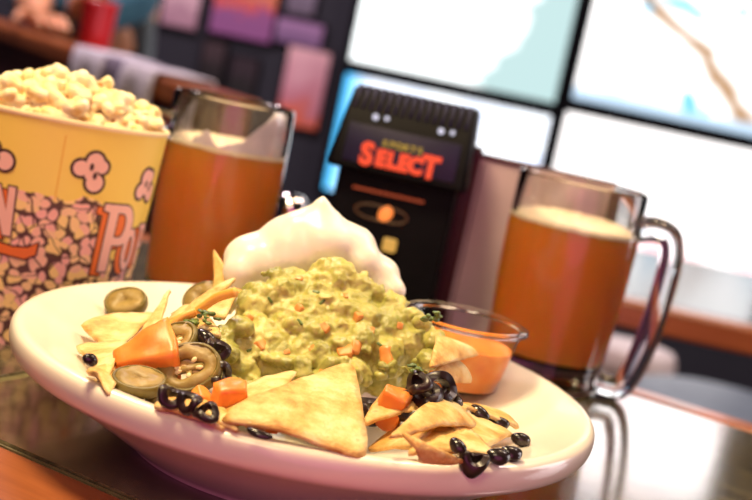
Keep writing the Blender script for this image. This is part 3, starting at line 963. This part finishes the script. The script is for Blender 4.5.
# popcorn pieces
def pop_mesh(seed):
    rs = random.Random(seed); balls = [(0, 0, 0, .0038)]
    n = rs.randint(5, 7)
    for k in range(n):
        a = 2 * math.pi * k / n + rs.uniform(-.3, .3); e = rs.uniform(-.6, 1.0); d = rs.uniform(.0032, .0047); r = rs.uniform(.0025, .0041)
        balls.append((d * math.cos(a) * math.cos(e), d * math.sin(a) * math.cos(e), d * math.sin(e), r, r * rs.uniform(.8, 1.1), r * rs.uniform(.75, 1.1)))
    return blob_mesh(balls, .00055, 1, lambda c: .0005 * noise.noise(c * 420 + Vector((seed, 0, 0))))


PM = [pop_mesh(50 + i) for i in range(7)]


def hull_mesh(seed):
    bm = bmesh.new(); bmesh.ops.create_uvsphere(bm, u_segments=12, v_segments=8, radius=1, matrix=Matrix.Translation((0, 0, .0036)) @ Matrix.Diagonal((.0018, .0012, .0012, 1)))
    me = bpy.data.meshes.new('hull'); bm.to_mesh(me); bm.free(); me.materials.append(M['hull']); me.shade_smooth(); return me


HM = hull_mesh(0)
rs = random.Random(5); placed = []
PK = .0185                      # heap height above the rim


def dome(r): return HT - .0005 + PK * max(0, 1 - (r / (RT - .002)) ** 1.7)


tries = 0
while tries < 9000 and len(placed) < 130:
    tries += 1
    a = rs.uniform(0, 2 * math.pi); r = (RT - .0105) * math.sqrt(rs.random())
    p = Vector((r * math.cos(a), r * math.sin(a), dome(r) + rs.uniform(-.007, .0015)))
    if tries > 6500: p.z -= .005
    if any((p - q).length < .0100 for q in placed): continue
    placed.append(p)
for i, p in enumerate(placed):
    w = TC + Matrix.Rotation(rzt, 3, 'Z') @ Vector((p.x * .56, p.y, p.z))
    o = link('popcorn_piece', PM[i % 7], M['popcorn'], None, w)
    o.rotation_euler = (rs.uniform(-.9, .9), rs.uniform(-.9, .9), rs.uniform(0, 6.28)); k_ = rs.uniform(1.1, 1.45); o.scale = (k_,) * 3
    tag(o, 'popped yellow popcorn piece heaped in the yellow paper tub', 'popcorn', 'popcorn heaped in the tub')
    h = bpy.data.objects.new('hull', HM); C.objects.link(h); h.parent = o
    if i == 0: h['label'] = 'brown hull in the fold'

# ------------------------------------------------------------------ table-side box lettered SELECT
D = Vector((.0068, .905, T))
dv_ = empty('tabletop_terminal', D, R(-6), 'black tabletop box with a ribbed top and lit red letters, behind the nachos', 'terminal')
W, DP = .046, .030


def prism(name, prof, x0, x1, mat, parent, bevel=.002, taper=1.0):
    """profile in (y, z) extruded along x"""
    bm = bmesh.new()
    a = [bm.verts.new((x0, y, z)) for y, z in prof]; b = [bm.verts.new((x1, y, z)) for y, z in prof]
    n = len(prof)
    bm.faces.new(a); bm.faces.new(b)
    for i in range(n): bm.faces.new((a[i], a[(i + 1) % n], b[(i + 1) % n], b[i]))
    if taper != 1:
        zt = max(z for _, z in prof); zb = min(z for _, z in prof)
        for v in bm.verts: v.co.x *= 1 + (taper - 1) * (v.co.z - zb) / (zt - zb)
    return obj(name, bm, mat, parent, bevel=bevel, angle=R(40))


prism('lower_body', [(-.024, 0), (.032, 0), (.032, .118), (-.024, .118)], -.0425, .0425, M['black'], dv_)
prism('foot', [(-.03, 0), (.034, 0), (.034, .006), (-.03, .006)], -.045, .045, M['black'], dv_)
HZ0, HZ1, HZ2 = .116, .151, .174        # head: sign panel then ribbed slope
HEAD = [(-.036, HZ0), (.034, HZ0), (.034, HZ2), (-.012, HZ2), (-.031, HZ1)]
prism('head', HEAD, -.0495, .0495, M['black'], dv_, .003, .90)
# ribs on the sloping top of the head
a_, b_ = Vector((0, -.031, HZ1)), Vector((0, -.012, HZ2))
dr = (b_ - a_).normalized(); nr = Vector((0, -dr.z, dr.y))
for i in range(15):
    x = -.040 + i * .0057
    bm = bmesh.new(); c1 = a_ + dr * .010 + nr * .0006; c2 = b_ + dr * .0005 + nr * .0006
    add_tube(bm, [c1 + Vector((x, 0, 0)), c2 + Vector((x, 0, 0))], .0013, .0016, 8, nr)
    obj('rib', bm, M['navy'], dv_)
sa, sb = Vector((0, -.036, HZ0)), Vector((0, -.031, HZ1))
sd_ = (sb - sa).normalized(); sn = Vector((0, -sd_.z, sd_.y))
SM = Matrix((Vector((1, 0, 0)), sd_, sn)).transposed().to_4x4()


def on_sign(bm, x, h, off):
    bmesh.ops.transform(bm, matrix=Matrix.Translation(sa + sd_ * h + sn * off + Vector((x, 0, 0))) @ SM, verts=bm.verts)
    return bm


bm = bmesh.new(); add_box(bm, (-.040, -.011, 0), (.040, .016, .001))
sp_ = obj('sign_panel', on_sign(bm, 0, .017, 0), M['navy'], dv_, bevel=.0008)
sp_['label'] = 'dark blue sign panel'
letters = [('S', -.0235, .0215, .0005), ('E', -.0130, .0155, .0015), ('L', -.0048, .0155, .0015), ('E', .0030, .0155, .0015), ('C', .0117, .0155, .0015), ('T', .0220, .0215, .0005)]
for chh, x, sz, dy in letters:
    o = obj('lit_letter', on_sign(text_bm(chh, sz, .0010, .0003, .92), x, .0085 + dy - .003, .0014), M['redlit'], sp_, smooth=False)
    o['label'] = 'red lit letter ' + chh
for i, chh in enumerate('SPORTS'):
    obj('lit_letter', on_sign(text_bm(chh, .0062, .0002, .0002, 1.1), -.0125 + i * .0050, .0208, .0017), M['yellowlit'], sp_, smooth=False)
for x in (-.0195, .0275):
    for q in (-.004, .004):
        bm = bmesh.new(); bmesh.ops.create_uvsphere(bm, u_segments=16, v_segments=10, radius=.0021 if q < 0 else .0016)
        pz = a_ + dr * (.0045 + .0008 * (q > 0)) + nr * .001 + Vector((x + q, 0, 0))
        o = obj('glow_dot', bm, M['whitelit'], dv_, pz)  # small emissive white dots in pairs on the head
# lower front: red line, oval with orange lamp, square amber button
FY = -.0242
box('text_strip', (-.030, FY - .0006, .1025), (.022, FY, .1045), emis('dim_red_strip', (.7, .1, .03), .45), dv_, bevel=.0002)  # thin glowing bar in place of a line of tiny red lettering
bm = bmesh.new()
pp = [Vector((x, FY - .0002, z)) for x, z in [(.013 * math.cos(q) * (1), .0052 * math.sin(q)) for q in [2 * math.pi * i / 40 for i in range(41)]]]
pp = [Vector((p.x - .006 + (.006 if p.x > 0 else -.006), p.y, p.z + .089)) for p in pp]
add_tube(bm, pp, .0007, .0007, 8, caps=False); obj('slot_outline', bm, M['bronze'], dv_)
bm = bmesh.new(); bmesh.ops.create_uvsphere(bm, u_segments=20, v_segments=12, radius=1, matrix=Matrix.Translation((-.003, FY, .0895)) @ Matrix.Rotation(.5, 4, 'Y') @ Matrix.Diagonal((.0048, .0022, .0062, 1)))
obj('indicator_lamp', bm, M['orangelit'], dv_)
box('push_button', (-.0005, FY - .003, .0635), (.0095, FY, .0735), M['amberlit'], dv_, bevel=.0015)

# ------------------------------------------------------------------ menu board and hot sauce
mn = empty('menu_holder', (.1115, .921, T), R(-9), 'maroon framed table menu with a pale pink page, behind the right mug', 'menu')
MW, MH = .052, .143
box('frame_post', (-MW - .010, -.006, 0), (-MW + .002, .006, MH + .004), M['maroon'], mn, .002)
box('frame_post', (MW - .002, -.006, 0), (MW + .008, .006, MH - .010), M['maroon'], mn, .002)
box('top_rail', (-MW + .001, -.004, MH - .004), (MW - .001, .004, MH), M['maroon'], mn, .001)
box('base', (-MW - .012, -.014, 0), (MW + .010, .014, .010), M['maroon'], mn, .002)
pg = box('menu_page', (-MW + .001, -.002, .009), (MW - .001, .002, MH - .004), M['paperpink'], mn, 0)
pg['label'] = 'pale pink printed page'
box('page_border', (-MW + .0045, -.0026, .012), (-MW + .0055, -.002, MH - .008), M['ink'], mn, 0)
hs = empty('sauce_bottle', (.0585, .962, T), 0, 'slim hot sauce bottle with a white cap between the black box and the menu', 'bottle')
lathe('bottle', [(0, 0), (.0105, 0), (.0115, .002), (.0115, .074), (.0105, .084), (.0065, .098), (.006, .106), (0, .106)], M['sauce'], hs, n=40)
lathe('label_band', [(.0117, .030), (.0119, .0305), (.0119, .060), (.0117, .0605), (.0114, .045)], M['labelred'], hs, n=40, close=True)
lathe('label_band', [(.0117, .006), (.0119, .0065), (.0119, .022), (.0117, .0225), (.0114, .015)], M['white'], hs, n=40, close=True)
lathe('cap', [(.0064, .100), (.0075, .100), (.007, .122), (.0055, .128), (0, .129)], M['white'], hs, n=32)
pp_ = at(293, 190, .965)
sh = empty('pepper_shaker', (pp_.x + .001, .965, T), 0, 'glass pepper shaker with a chrome cap behind the left mug', 'shaker')
lathe('glass_jar', [(0, 0), (.016, 0), (.018, .002), (.017, .035), (.013, .060), (.0122, .060), (.0155, .035), (.0165, .004), (0, .003)], M['glass'], sh, n=40)
lathe('pepper', [(0, .004), (.015, .004), (.0150, .030), (.013, .045), (0, .046)], M['pepper'], sh, n=40)
lathe('cap', [(.0125, .058), (.0145, .058), (.0145, .068), (.013, .074), (.009, .079), (0, .081)], M['chrome'], sh, n=40)

# ------------------------------------------------------------------ screens on the back wall
def screen_mat(name, kind, st):
    s = NT(name); g = s.coord('Generated'); sx = s.n('ShaderNodeSeparateXYZ'); s.l(g, sx.inputs[0])
    x, z = sx.outputs[0], sx.outputs[2]
    n1 = s.noise(3.2, 3, .5, g, .6)
    if kind == 0:      # white field, pale cyan right side
        f = s.ramp(s.math('MULTIPLY_ADD', n1, .35, s.math('MULTIPLY_ADD', z, -.18, x)), [(.80, (0,) * 3), (.86, (1,) * 3)])
        col = s.mix(f, (.95, 1, 1), (.30, .42, .42))
    elif kind == 1:    # white with ochre and blue shapes
        d = s.math('ADD', x, s.math('MULTIPLY', z, .7))
        w = s.math('ABSOLUTE', s.math('SUBTRACT', s.math('MULTIPLY_ADD', n1, .3, d), 1.0))
        f = s.ramp(w, [(.02, (1,) * 3), (.07, (0,) * 3)])
        col = s.mix(f, (1, .98, .97), (.30, .17, .08))
        f3 = s.ramp(n1, [(.62, (0,) * 3), (.68, (1,) * 3)])
        col = s.mix(f3, col, (.14, .42, .60))
        f2 = s.ramp(s.math('MULTIPLY_ADD', n1, .12, z), [(.13, (1,) * 3), (.18, (0,) * 3)])
        col = s.mix(f2, col, (.36, .48, .60))
    elif kind == 2:    # white with lilac and blue edges
        f = s.ramp(n1, [(.45, (0,) * 3), (.7, (1,) * 3)])
        col = s.mix(f, (.92, .96, 1), (.55, .62, .85))
        f2 = s.ramp(x, [(.02, (1,) * 3), (.12, (0,) * 3)])
        col = s.mix(f2, col, (.06, .42, .78))
    else:              # white with a faint pink figure
        f = s.ramp(n1, [(.58, (0,) * 3), (.66, (1,) * 3)])
        col = s.mix(f, (1, .96, .95), (.86, .5, .52))
    s.set(**{'Base Color': (0, 0, 0), 'Emission Color': col, 'Emission Strength': st}); return s.m


def tv(x0, x1, z0, z1, kind, label, st=2.0):
    t = empty('television', ((x0 + x1) / 2, 4.04, z0), 0, label, 'television', 'televisions on the back wall')
    w, h = (x1 - x0) / 2, z1 - z0; b = .0215
    box('cabinet', (-w - b, -.03, -b), (w + b, .06, h + b), M['black'], t, .006)
    for lo, hi in (((-w - b, -.042, -b), (w + b, -.03, 0)), ((-w - b, -.042, h), (w + b, -.03, h + b)), ((-w - b, -.042, 0), (-w, -.03, h)), ((w, -.042, 0), (w + b, -.03, h))):
        box('bezel', lo, hi, M['black'], t, .003)
    o = box('screen', (-w, -.034, 0), (w, -.029, h), screen_mat('lit_screen_%d' % kind, kind, st), t, 0)
    o['label'] = 'bright lit screen'


tv(-.207, .455, 1.19, 1.61, 0, 'upper left lit television of the wall of screens, pale blue at its right')
tv(-.207, .455, .772, 1.146, 2, 'lower left lit television of the wall of screens, behind the black box')
tv(.507, 1.235, 1.218, 1.63, 1, 'upper right lit television of the wall of screens, with ochre and blue shapes')
tv(.501, 1.235, .76, 1.172, 3, 'lower right lit television of the wall of screens, mostly white and pink')
tv(.507, 1.235, 1.68, 2.09, 3, 'topmost right television reflected on the table, above the frame', 3.6)
tv(-.207, .455, 1.66, 2.08, 3, 'topmost left television above the frame')

# ------------------------------------------------------------------ posters on the back wall
def poster(px, py, w, h, cols, label, sc=6, fr='black'):
    p = at(px, py, 4.07)
    t = empty('framed_poster', (p.x, 4.09, p.z - h / 2), 0, label, 'poster')
    s = NT('poster_print'); g = s.coord('Generated'); sx = s.n('ShaderNodeSeparateXYZ'); s.l(g, sx.inputs[0])
    f = s.math('MULTIPLY_ADD', s.math('SUBTRACT', s.noise(sc, 2, .5, g), .5), .9, sx.outputs[2])
    s.set(**{'Base Color': s.ramp(f, cols), 'Roughness': .5})
    box('frame', (-w / 2 - .008, -.012, -.008), (w / 2 + .008, .008, h + .008), M[fr], t, .002)
    box('print', (-w / 2, -.016, 0), (w / 2, -.012, h), s.m, t, 0)


poster(303, 88, .135, .25, [(.2, (.75, .16, .10)), (.35, (.62, .22, .30)), (.6, (.72, .36, .46)), (.9, (.85, .5, .58))], 'pink poster with a red foot hanging left of the screens', 2)
poster(182, 0, .115, .17, [(.2, (.45, .25, .35)), (.6, (.75, .5, .6)), (.9, (.7, .5, .62))], 'small pale pink framed picture high on the dark wall', 4)
poster(246, -2, .20, .25, [(.3, (.30, .10, .30)), (.45, (.7, .10, .12)), (.6, (.75, .25, .10)), (.75, (.45, .12, .35))], 'colourful red and purple poster high on the dark wall', 7)
poster(299, 33, .15, .075, [(.3, (.22, .12, .28)), (.7, (.36, .2, .42))], 'narrow purple sign above the pink poster', 4)
poster(302, -2, .09, .10, [(.3, (.16, .13, .2)), (.7, (.24, .2, .3))], 'dim grey picture above the narrow purple sign', 4)
poster(212, 62, .07, .13, [(.3, (.012, .01, .014)), (.7, (.05, .03, .04))], 'small black framed picture low on the dark wall', 4)
poster(242, 78, .085, .13, [(.3, (.010, .01, .014)), (.7, (.03, .018, .03))], 'black framed picture above the end of the partition', 4)

# ------------------------------------------------------------------ booth partition at the left, with what is on it
a, b = Vector((-.237, 1.69, 0)), Vector((-1.62, 3.815, 0))
PZ = 1.126; dl = (b - a).length; ang = math.atan2(b.y - a.y, b.x - a.x)
pt = empty('booth_partition', a, ang, 'low maroon partition with a stained wooden cap across the left background', 'partition')
box('panel', (0, -.03, 0), (dl, .03, PZ - .035), M['panel'], pt, .002)
box('wooden_cap', (-.03, -.042, PZ - .035), (dl, .042, PZ), M['wood'], pt, .008)
box('end_post', (-.035, -.036, 0), (0, .036, PZ - .035), M['wooddark'], pt, .004)


def part_point(px, py):
    """where the sight line through the partition meets its near face (world)"""
    d = ray(px, py); nrm = Vector((-(b - a).y, (b - a).x, 0)).normalized()
    t = (a - CAM).dot(nrm) / d.dot(nrm); return CAM + d * t


# cloth over the cap
pl, prr = part_point(72, 60), part_point(148, 70)
s0 = (pl - a).dot((b - a).normalized()); s1 = (prr - a).dot((b - a).normalized())
s0, s1 = max(s0, s1), min(s0, s1)
sw = s0 - s1; s0 -= .42 * sw; s1 -= .42 * sw
cl = empty('draped_cloth', a + (b - a).normalized() * s1, ang, 'grey cloth with pale bands at both ends draped over the wooden partition cap', 'cloth')


def drape(name, x0, x1, mat, off):
    bm = bmesh.new(); prf = [(.072, PZ - .16), (.070, PZ - .02), (.066, PZ + .003), (-.0, PZ + .0045), (-.066, PZ + .003)]
    prf = prf[::1]
    front = [(.047 + .003 * math.sin(i), PZ + .002 - .018 * i) for i in range(14)][::-1]
    top = [(.043, PZ + .004), (.02, PZ + .0035), (-.02, PZ + .0035), (-.043, PZ + .004), (-.048, PZ - .01), (-.048, PZ - .05)]
    prf = front + top; n = 12; rows = []
    for i in range(n + 1):
        x = x0 + (x1 - x0) * i / n
        rows.append([bm.verts.new((x, y + off * (1 if y > 0 else -1) + (.004 * math.sin(x * 60) if z < PZ - .03 else 0), z + (off if z > PZ else 0))) for y, z in prf])
    for r0, r1 in zip(rows, rows[1:]):
        for j in range(len(prf) - 1): bm.faces.new((r0[j], r0[j + 1], r1[j + 1], r1[j]))
    o = obj(name, bm, mat, cl); sd = o.modifiers.new('thickness', 'SOLIDIFY'); sd.thickness = .002; sd.offset = 1
    return o


L_ = s0 - s1
drape('cloth_middle', L_ * .33, L_ * .60, M['cloth'], 0)
o = drape('cloth_band', 0, L_ * .36, M['clothwhite'], .001); o['label'] = 'pale band at the end of the cloth'
drape('cloth_band', L_ * .58, L_, M['clothwhite'], .001)

# red cup on the partition cap
rc = part_point(97, 26); sc_ = (rc - a).dot((b - a).normalized())
cp = a + (b - a).normalized() * sc_; cp.z = PZ
tag(lathe('red_cup', [(0, 0), (.026, 0), (.027, .002), (.031, .082), (.033, .084), (.031, .086), (.029, .082), (.025, .004), (0, .003)], M['redgloss'], None, cp, 48), 'red cup standing on the wooden partition cap beside the cloth', 'cup')
# wooden post behind the cup
pst = at(117, 8, 4.02)
wp = empty('wooden_column', (pst.x, pst.y, 0), R(10), 'reddish brown wooden column rising behind the red cup', 'column')
box('shaft', (-.055, -.05, .12), (.055, .05, 2.9), M['wood'], wp, .01)
box('base_block', (-.08, -.075, 0), (.08, .075, .12), M['wood'], wp, .008)
box('capital', (-.075, -.07, 2.9), (.075, .07, 3.0), M['wood'], wp, .008)


# person seated behind the partition, one hand on the cap
def skin_body(name, joints, edges, mat, parent, loc=(0, 0, 0), sub=2):
    me = bpy.data.meshes.new(name)
    me.from_pydata([j[0] for j in joints], edges, [])
    o = bpy.data.objects.new(name, me); C.objects.link(o)
    md = o.modifiers.new('skin', 'SKIN'); md.use_smooth_shade = True
    for i, j in enumerate(joints):
        r = j[1] if isinstance(j[1], tuple) else (j[1], j[1])
        me.skin_vertices[0].data[i].radius = r
        me.skin_vertices[0].data[i].use_root = (i == 0)
    sd = o.modifiers.new('s', 'SUBSURF'); sd.levels = sub; sd.render_levels = sub
    dg = bpy.context.evaluated_depsgraph_get(); dg.update()
    m2 = bpy.data.meshes.new_from_object(o.evaluated_get(dg))
    bpy.data.objects.remove(o)
    return link(name, m2, mat, parent, loc)


hp = part_point(40, 16); sh_ = (hp - a).dot((b - a).normalized())
hand = a + (b - a).normalized() * sh_; hand.z = PZ + .022
ax = (b - a).normalized(); bk = Vector((-ax.y, ax.x, 0))
if bk.y < 0: bk = -bk                                  # away from the camera
PB = hand + ax * .6 + bk * .33; PB.z = 0
SH = .50
per = empty('person', PB, 0, 'person in dark vest and teal sleeves with hands resting on the partition cap', 'person')


def rel(f, bb, z): return (hand + ax * f + bk * bb) - PB + Vector((0, 0, z - hand.z))


J = [(rel(.12 + SH, .36, .80), (.15, .13)), (rel(.10 + SH, .34, .98), (.14, .12)), (rel(.07 + SH, .31, 1.14), (.16, .12)), (rel(.04 + SH, .28, 1.28), (.13, .10)), (rel(.02 + SH, .25, 1.35), (.055, .055)), (rel(SH, .22, 1.42), (.055, .055)),
     (rel(.22 + SH, .28, 1.25), (.062, .062)), (rel(.48, .12, PZ + .055), (.047, .047)), (rel(.24, .06, PZ + .045), (.038, .036)), (rel(.06, .01, PZ + .03), (.028, .022)),
     (rel(-.17 + SH, .32, 1.25), (.062, .062)), (rel(.24, .16, 1.18), (.047, .047)), (rel(.06, .12, 1.215), (.036, .034)), (rel(-.02, .10, 1.235), (.028, .024)),
     (rel(.22 + SH, .36, .74), (.10, .09)), (rel(.20 + SH, .14, .70), (.08, .08)), (rel(.20 + SH, .14, .40), (.055, .055)), (rel(.20 + SH, .14, .05), (.04, .04)),
     (rel(.02 + SH, .36, .74), (.10, .09)), (rel(SH, .14, .70), (.08, .08)), (rel(SH, .14, .40), (.055, .055)), (rel(SH, .14, .05), (.04, .04))]
E_ = [(0, 1), (1, 2), (2, 3), (3, 4), (4, 5), (3, 6), (6, 7), (7, 8), (8, 9), (3, 10), (10, 11), (11, 12), (12, 13), (0, 14), (14, 15), (15, 16), (16, 17), (0, 18), (18, 19), (19, 20), (20, 21)]
body = skin_body('body', J, E_, M['skin'], per)
# head with face joined into the body mesh: skull, jaw, nose, ears, fingers
hd = rel(-.03 + SH, .17, 1.50)
fx = -bk * .8 - ax * .6; fx.normalize(); sxv = Vector((0, 0, 1)).cross(fx)
hb = []
for f, sd_l, z, r in [(0, 0, .03, (.078, .092, .095)), (.035, 0, -.045, (.055, .06, .06)), (.055, 0, -.085, (.03, .032, .028)), (.095, 0, -.01, (.014, .016, .02)), (.088, 0, .015, (.011, .012, .02)),
                      (.08, 0, -.055, (.02, .026, .010)), (0, .08, 0, (.014, .012, .03)), (0, -.08, 0, (.014, .012, .03)), (-.01, 0, -.09, (.05, .05, .06))]:
    q = hd + fx * f + sxv * sd_l + Vector((0, 0, z)); hb.append((q.x, q.y, q.z, r[0], r[1], r[2]))
hm = blob_mesh(hb, .006, 4)
fing = bmesh.new()
for k in range(5):
    base = rel(.03 - .0, .01, PZ + .026) + bk * (-.028 + .014 * k)
    ln = (.045, .072, .08, .075, .06)[k]
    di = (-ax + bk * (-.9 if k == 0 else -.12 + .08 * k)).normalized()
    pts = smooth_path([base, base + di * ln * .5 + Vector((0, 0, .006)), base + di * ln + Vector((0, 0, -.012))], 6)
    if k >= 0:
        b2 = rel(-.03, .10, 1.235) + bk * (-.028 + .014 * k); d2 = (-ax + bk * (-.9 if k == 0 else -.12 + .08 * k) + Vector((0, 0, .5))).normalized()
        add_tube(fing, smooth_path([b2, b2 + d2 * ln * .5, b2 + d2 * ln + Vector((0, 0, -.02))], 6), [.0095 - .003 * i / 12 for i in range(13)], None, 10, Vector((0, 0, 1)))
    add_tube(fing, pts, [.0095 - .003 * i / 12 for i in range(len(pts))], None, 10, Vector((0, 0, 1)))
bm = bmesh.new(); bm.from_mesh(body.data); bm.from_mesh(hm)
tmp = bpy.data.meshes.new('f'); fing.to_mesh(tmp); bm.from_mesh(tmp); fing.free()
bm.to_mesh(body.data); bm.free(); body.data.shade_smooth()
# clothes
g_ = lambda i, e=.012: (J[i][0], (J[i][1][0] + e, J[i][1][1] + e))
vj = [g_(0), g_(1), g_(2), g_(3), (J[3][0].lerp(J[4][0], .75), (.075, .075))]
skin_body('vest', vj, [(0, 1), (1, 2), (2, 3), (3, 4)], M['hair'], per)
for q in (6, 10):
    skin_body('sleeve', [(J[3][0].lerp(J[q][0], .45), (.085, .085)), g_(q), g_(q + 1, .014), (J[q + 1][0].lerp(J[q + 2][0], .35), (.056, .056))], [(0, 1), (1, 2), (2, 3)], M['teal'], per)
tr = [(J[i][0], (J[i][1][0] + .012, J[i][1][1] + .012)) for i in (0, 14, 15, 16, 17, 18, 19, 20, 21)]
skin_body('trousers', tr, [(0, 1), (1, 2), (2, 3), (3, 4), (0, 5), (5, 6), (6, 7), (7, 8)], M['hair'], per)
hb = []
for f, sd_l, z, r in [(-.025, 0, .055, (.088, .1, .085)), (-.055, .03, -.02, (.05, .05, .08)), (-.055, -.03, -.02, (.05, .05, .08)), (-.06, 0, -.09, (.045, .06, .07))]:
    q = hd + fx * f + sxv * sd_l + Vector((0, 0, z)); hb.append((q.x, q.y, q.z, r[0], r[1], r[2]))
link('hair', blob_mesh(hb, .007, 3), M['hair'], per)
for sgn in (-1, 1):
    bm = bmesh.new(); bmesh.ops.create_uvsphere(bm, u_segments=12, v_segments=8, radius=.011)
    obj('eye', bm, M['white'], per, hd + fx * .072 + sxv * .03 * sgn + Vector((0, 0, .012)))
# the bench the person sits on
bq = PB.copy()
bn = empty('booth_bench', bq, ang, 'maroon bench behind the partition that the person sits on', 'bench')
box('seat', (-.25, -.2, .46), (.25, .16, .60), M['panel'], bn, .03)
box('base', (-.23, -.18, 0), (.23, .14, .46), M['wooddark'], bn, .005)

# ------------------------------------------------------------------ second table, stools at the right
t2 = empty('bar_table', (.75, 1.55, 0), R(-3), 'second bar table with an orange wooden edge below the right screens', 'table')
box('table_top', (-.56, -.22, T - .026), (.75, .27, T + .0), M['blacks'], t2, .003)
box('edge_trim', (-.56, -.262, T - .030), (.75, -.22, T + .0005), M['wood'], t2, .005)
box('edge_trim', (-.595, -.262, T - .030), (-.56, .27, T + .0005), M['wood'], t2, .005)
for lx, ly in ((-.14, .10), (.62, .10)):
    box('leg', (lx - .022, ly - .022, .02), (lx + .022, ly + .022, T - .026), M['wood'], t2, .004)
    box('foot', (lx - .05, ly - .2, 0), (lx + .05, ly + .16, .03), M['wooddark'], t2, .006)


def stool(x, y, z, r, mat, label):
    t = empty('bar_stool', (x, y, 0), .4, label, 'bar stool')
    lathe('seat', [(0, z - .06), (r * .92, z - .06), (r, z - .045), (r, z - .02), (r * .93, z - .004), (r * .7, z), (0, z + .002)], M[mat], t, n=48)
    for k in range(4):
        aa = k * math.pi / 2; bm = bmesh.new()
        add_tube(bm, [Vector((r * .7 * math.cos(aa), r * .7 * math.sin(aa), z - .055)), Vector((r * 1.05 * math.cos(aa), r * 1.05 * math.sin(aa), 0))], .012, .012, 10, Vector((0, 0, 1)) if False else Vector((.3, .4, 0)))
        obj('leg', bm, M['metal'], t)
    bm = bmesh.new(); pts = [Vector((r * .98 * math.cos(q), r * .98 * math.sin(q), z * .35)) for q in [2 * math.pi * i / 32 for i in range(33)]]
    add_tube(bm, pts, .009, .009, 8, Vector((0, 0, 1)), caps=False); obj('foot_ring', bm, M['metal'], t)
    return t


stool(.66, 2.10, .765, .19, 'bluevinyl', 'bar stool with a slate blue round seat under the second table')
stool(.575, 2.62, .735, .10, 'palevinyl', 'bar stool with a small pale seat behind the slate blue stool')

# ------------------------------------------------------------------ lights
def area(name, loc, target, size, energy, col, spread=None):
    l = bpy.data.lights.new(name, 'AREA'); l.shape = 'DISK'; l.size = size; l.energy = energy; l.color = col
    if spread: l.spread = spread
    o = bpy.data.objects.new(name, l); C.objects.link(o); o.location = loc
    o.rotation_euler = (Vector(target) - Vector(loc)).to_track_quat('-Z', 'Y').to_euler()
    return o


area('warm_overhead', (-.28, .50, T + .85), (-.02, .58, T), .22, 11.5, (1, .76, .42))
area('warm_overhead', (.30, .95, T + 1.0), (.05, .8, T), .25, 4.0, (1, .72, .45))  # added overhead fill to brighten the beer in the mugs
area('front_lamp', (-.25, -.55, T + .95), (0, .6, T + .05), .5, 6.0, (1, .76, .50))
area('pink_fill', (.2, -.7, T + .10), (0, .55, T + .03), 1.1, 5.5, (1, .22, .52))  # added pink fill from low behind the camera, no sign known there
area('right_fill', (2.9, 1.5, T + .5), (.15, .95, T + .1), 1.5, 34, (1, .88, .88))  # added soft area from the right to brighten the glass handle, no window
area('ceiling_lamp', (-1.0, 2.4, 2.9), (-.9, 3.2, .8), .6, 55, (1, .80, .84))
area('ceiling_lamp', (1.4, 1.6, 2.9), (1.0, 2.2, .8), .6, 22, (1, .8, .7))
w = bpy.data.worlds.new('room'); bpy.context.scene.world = w; w.use_nodes = True
w.node_tree.nodes['Background'].inputs[0].default_value = (.02, .015, .03, 1)
vs = bpy.context.scene.view_settings
vs.view_transform = 'Standard'; vs.look = 'None'; vs.gamma = 1; vs.exposure = 0; vs.use_curve_mapping = False
cy = bpy.context.scene.cycles
cy.max_bounces = 14; cy.transmission_bounces = 14; cy.transparent_max_bounces = 12
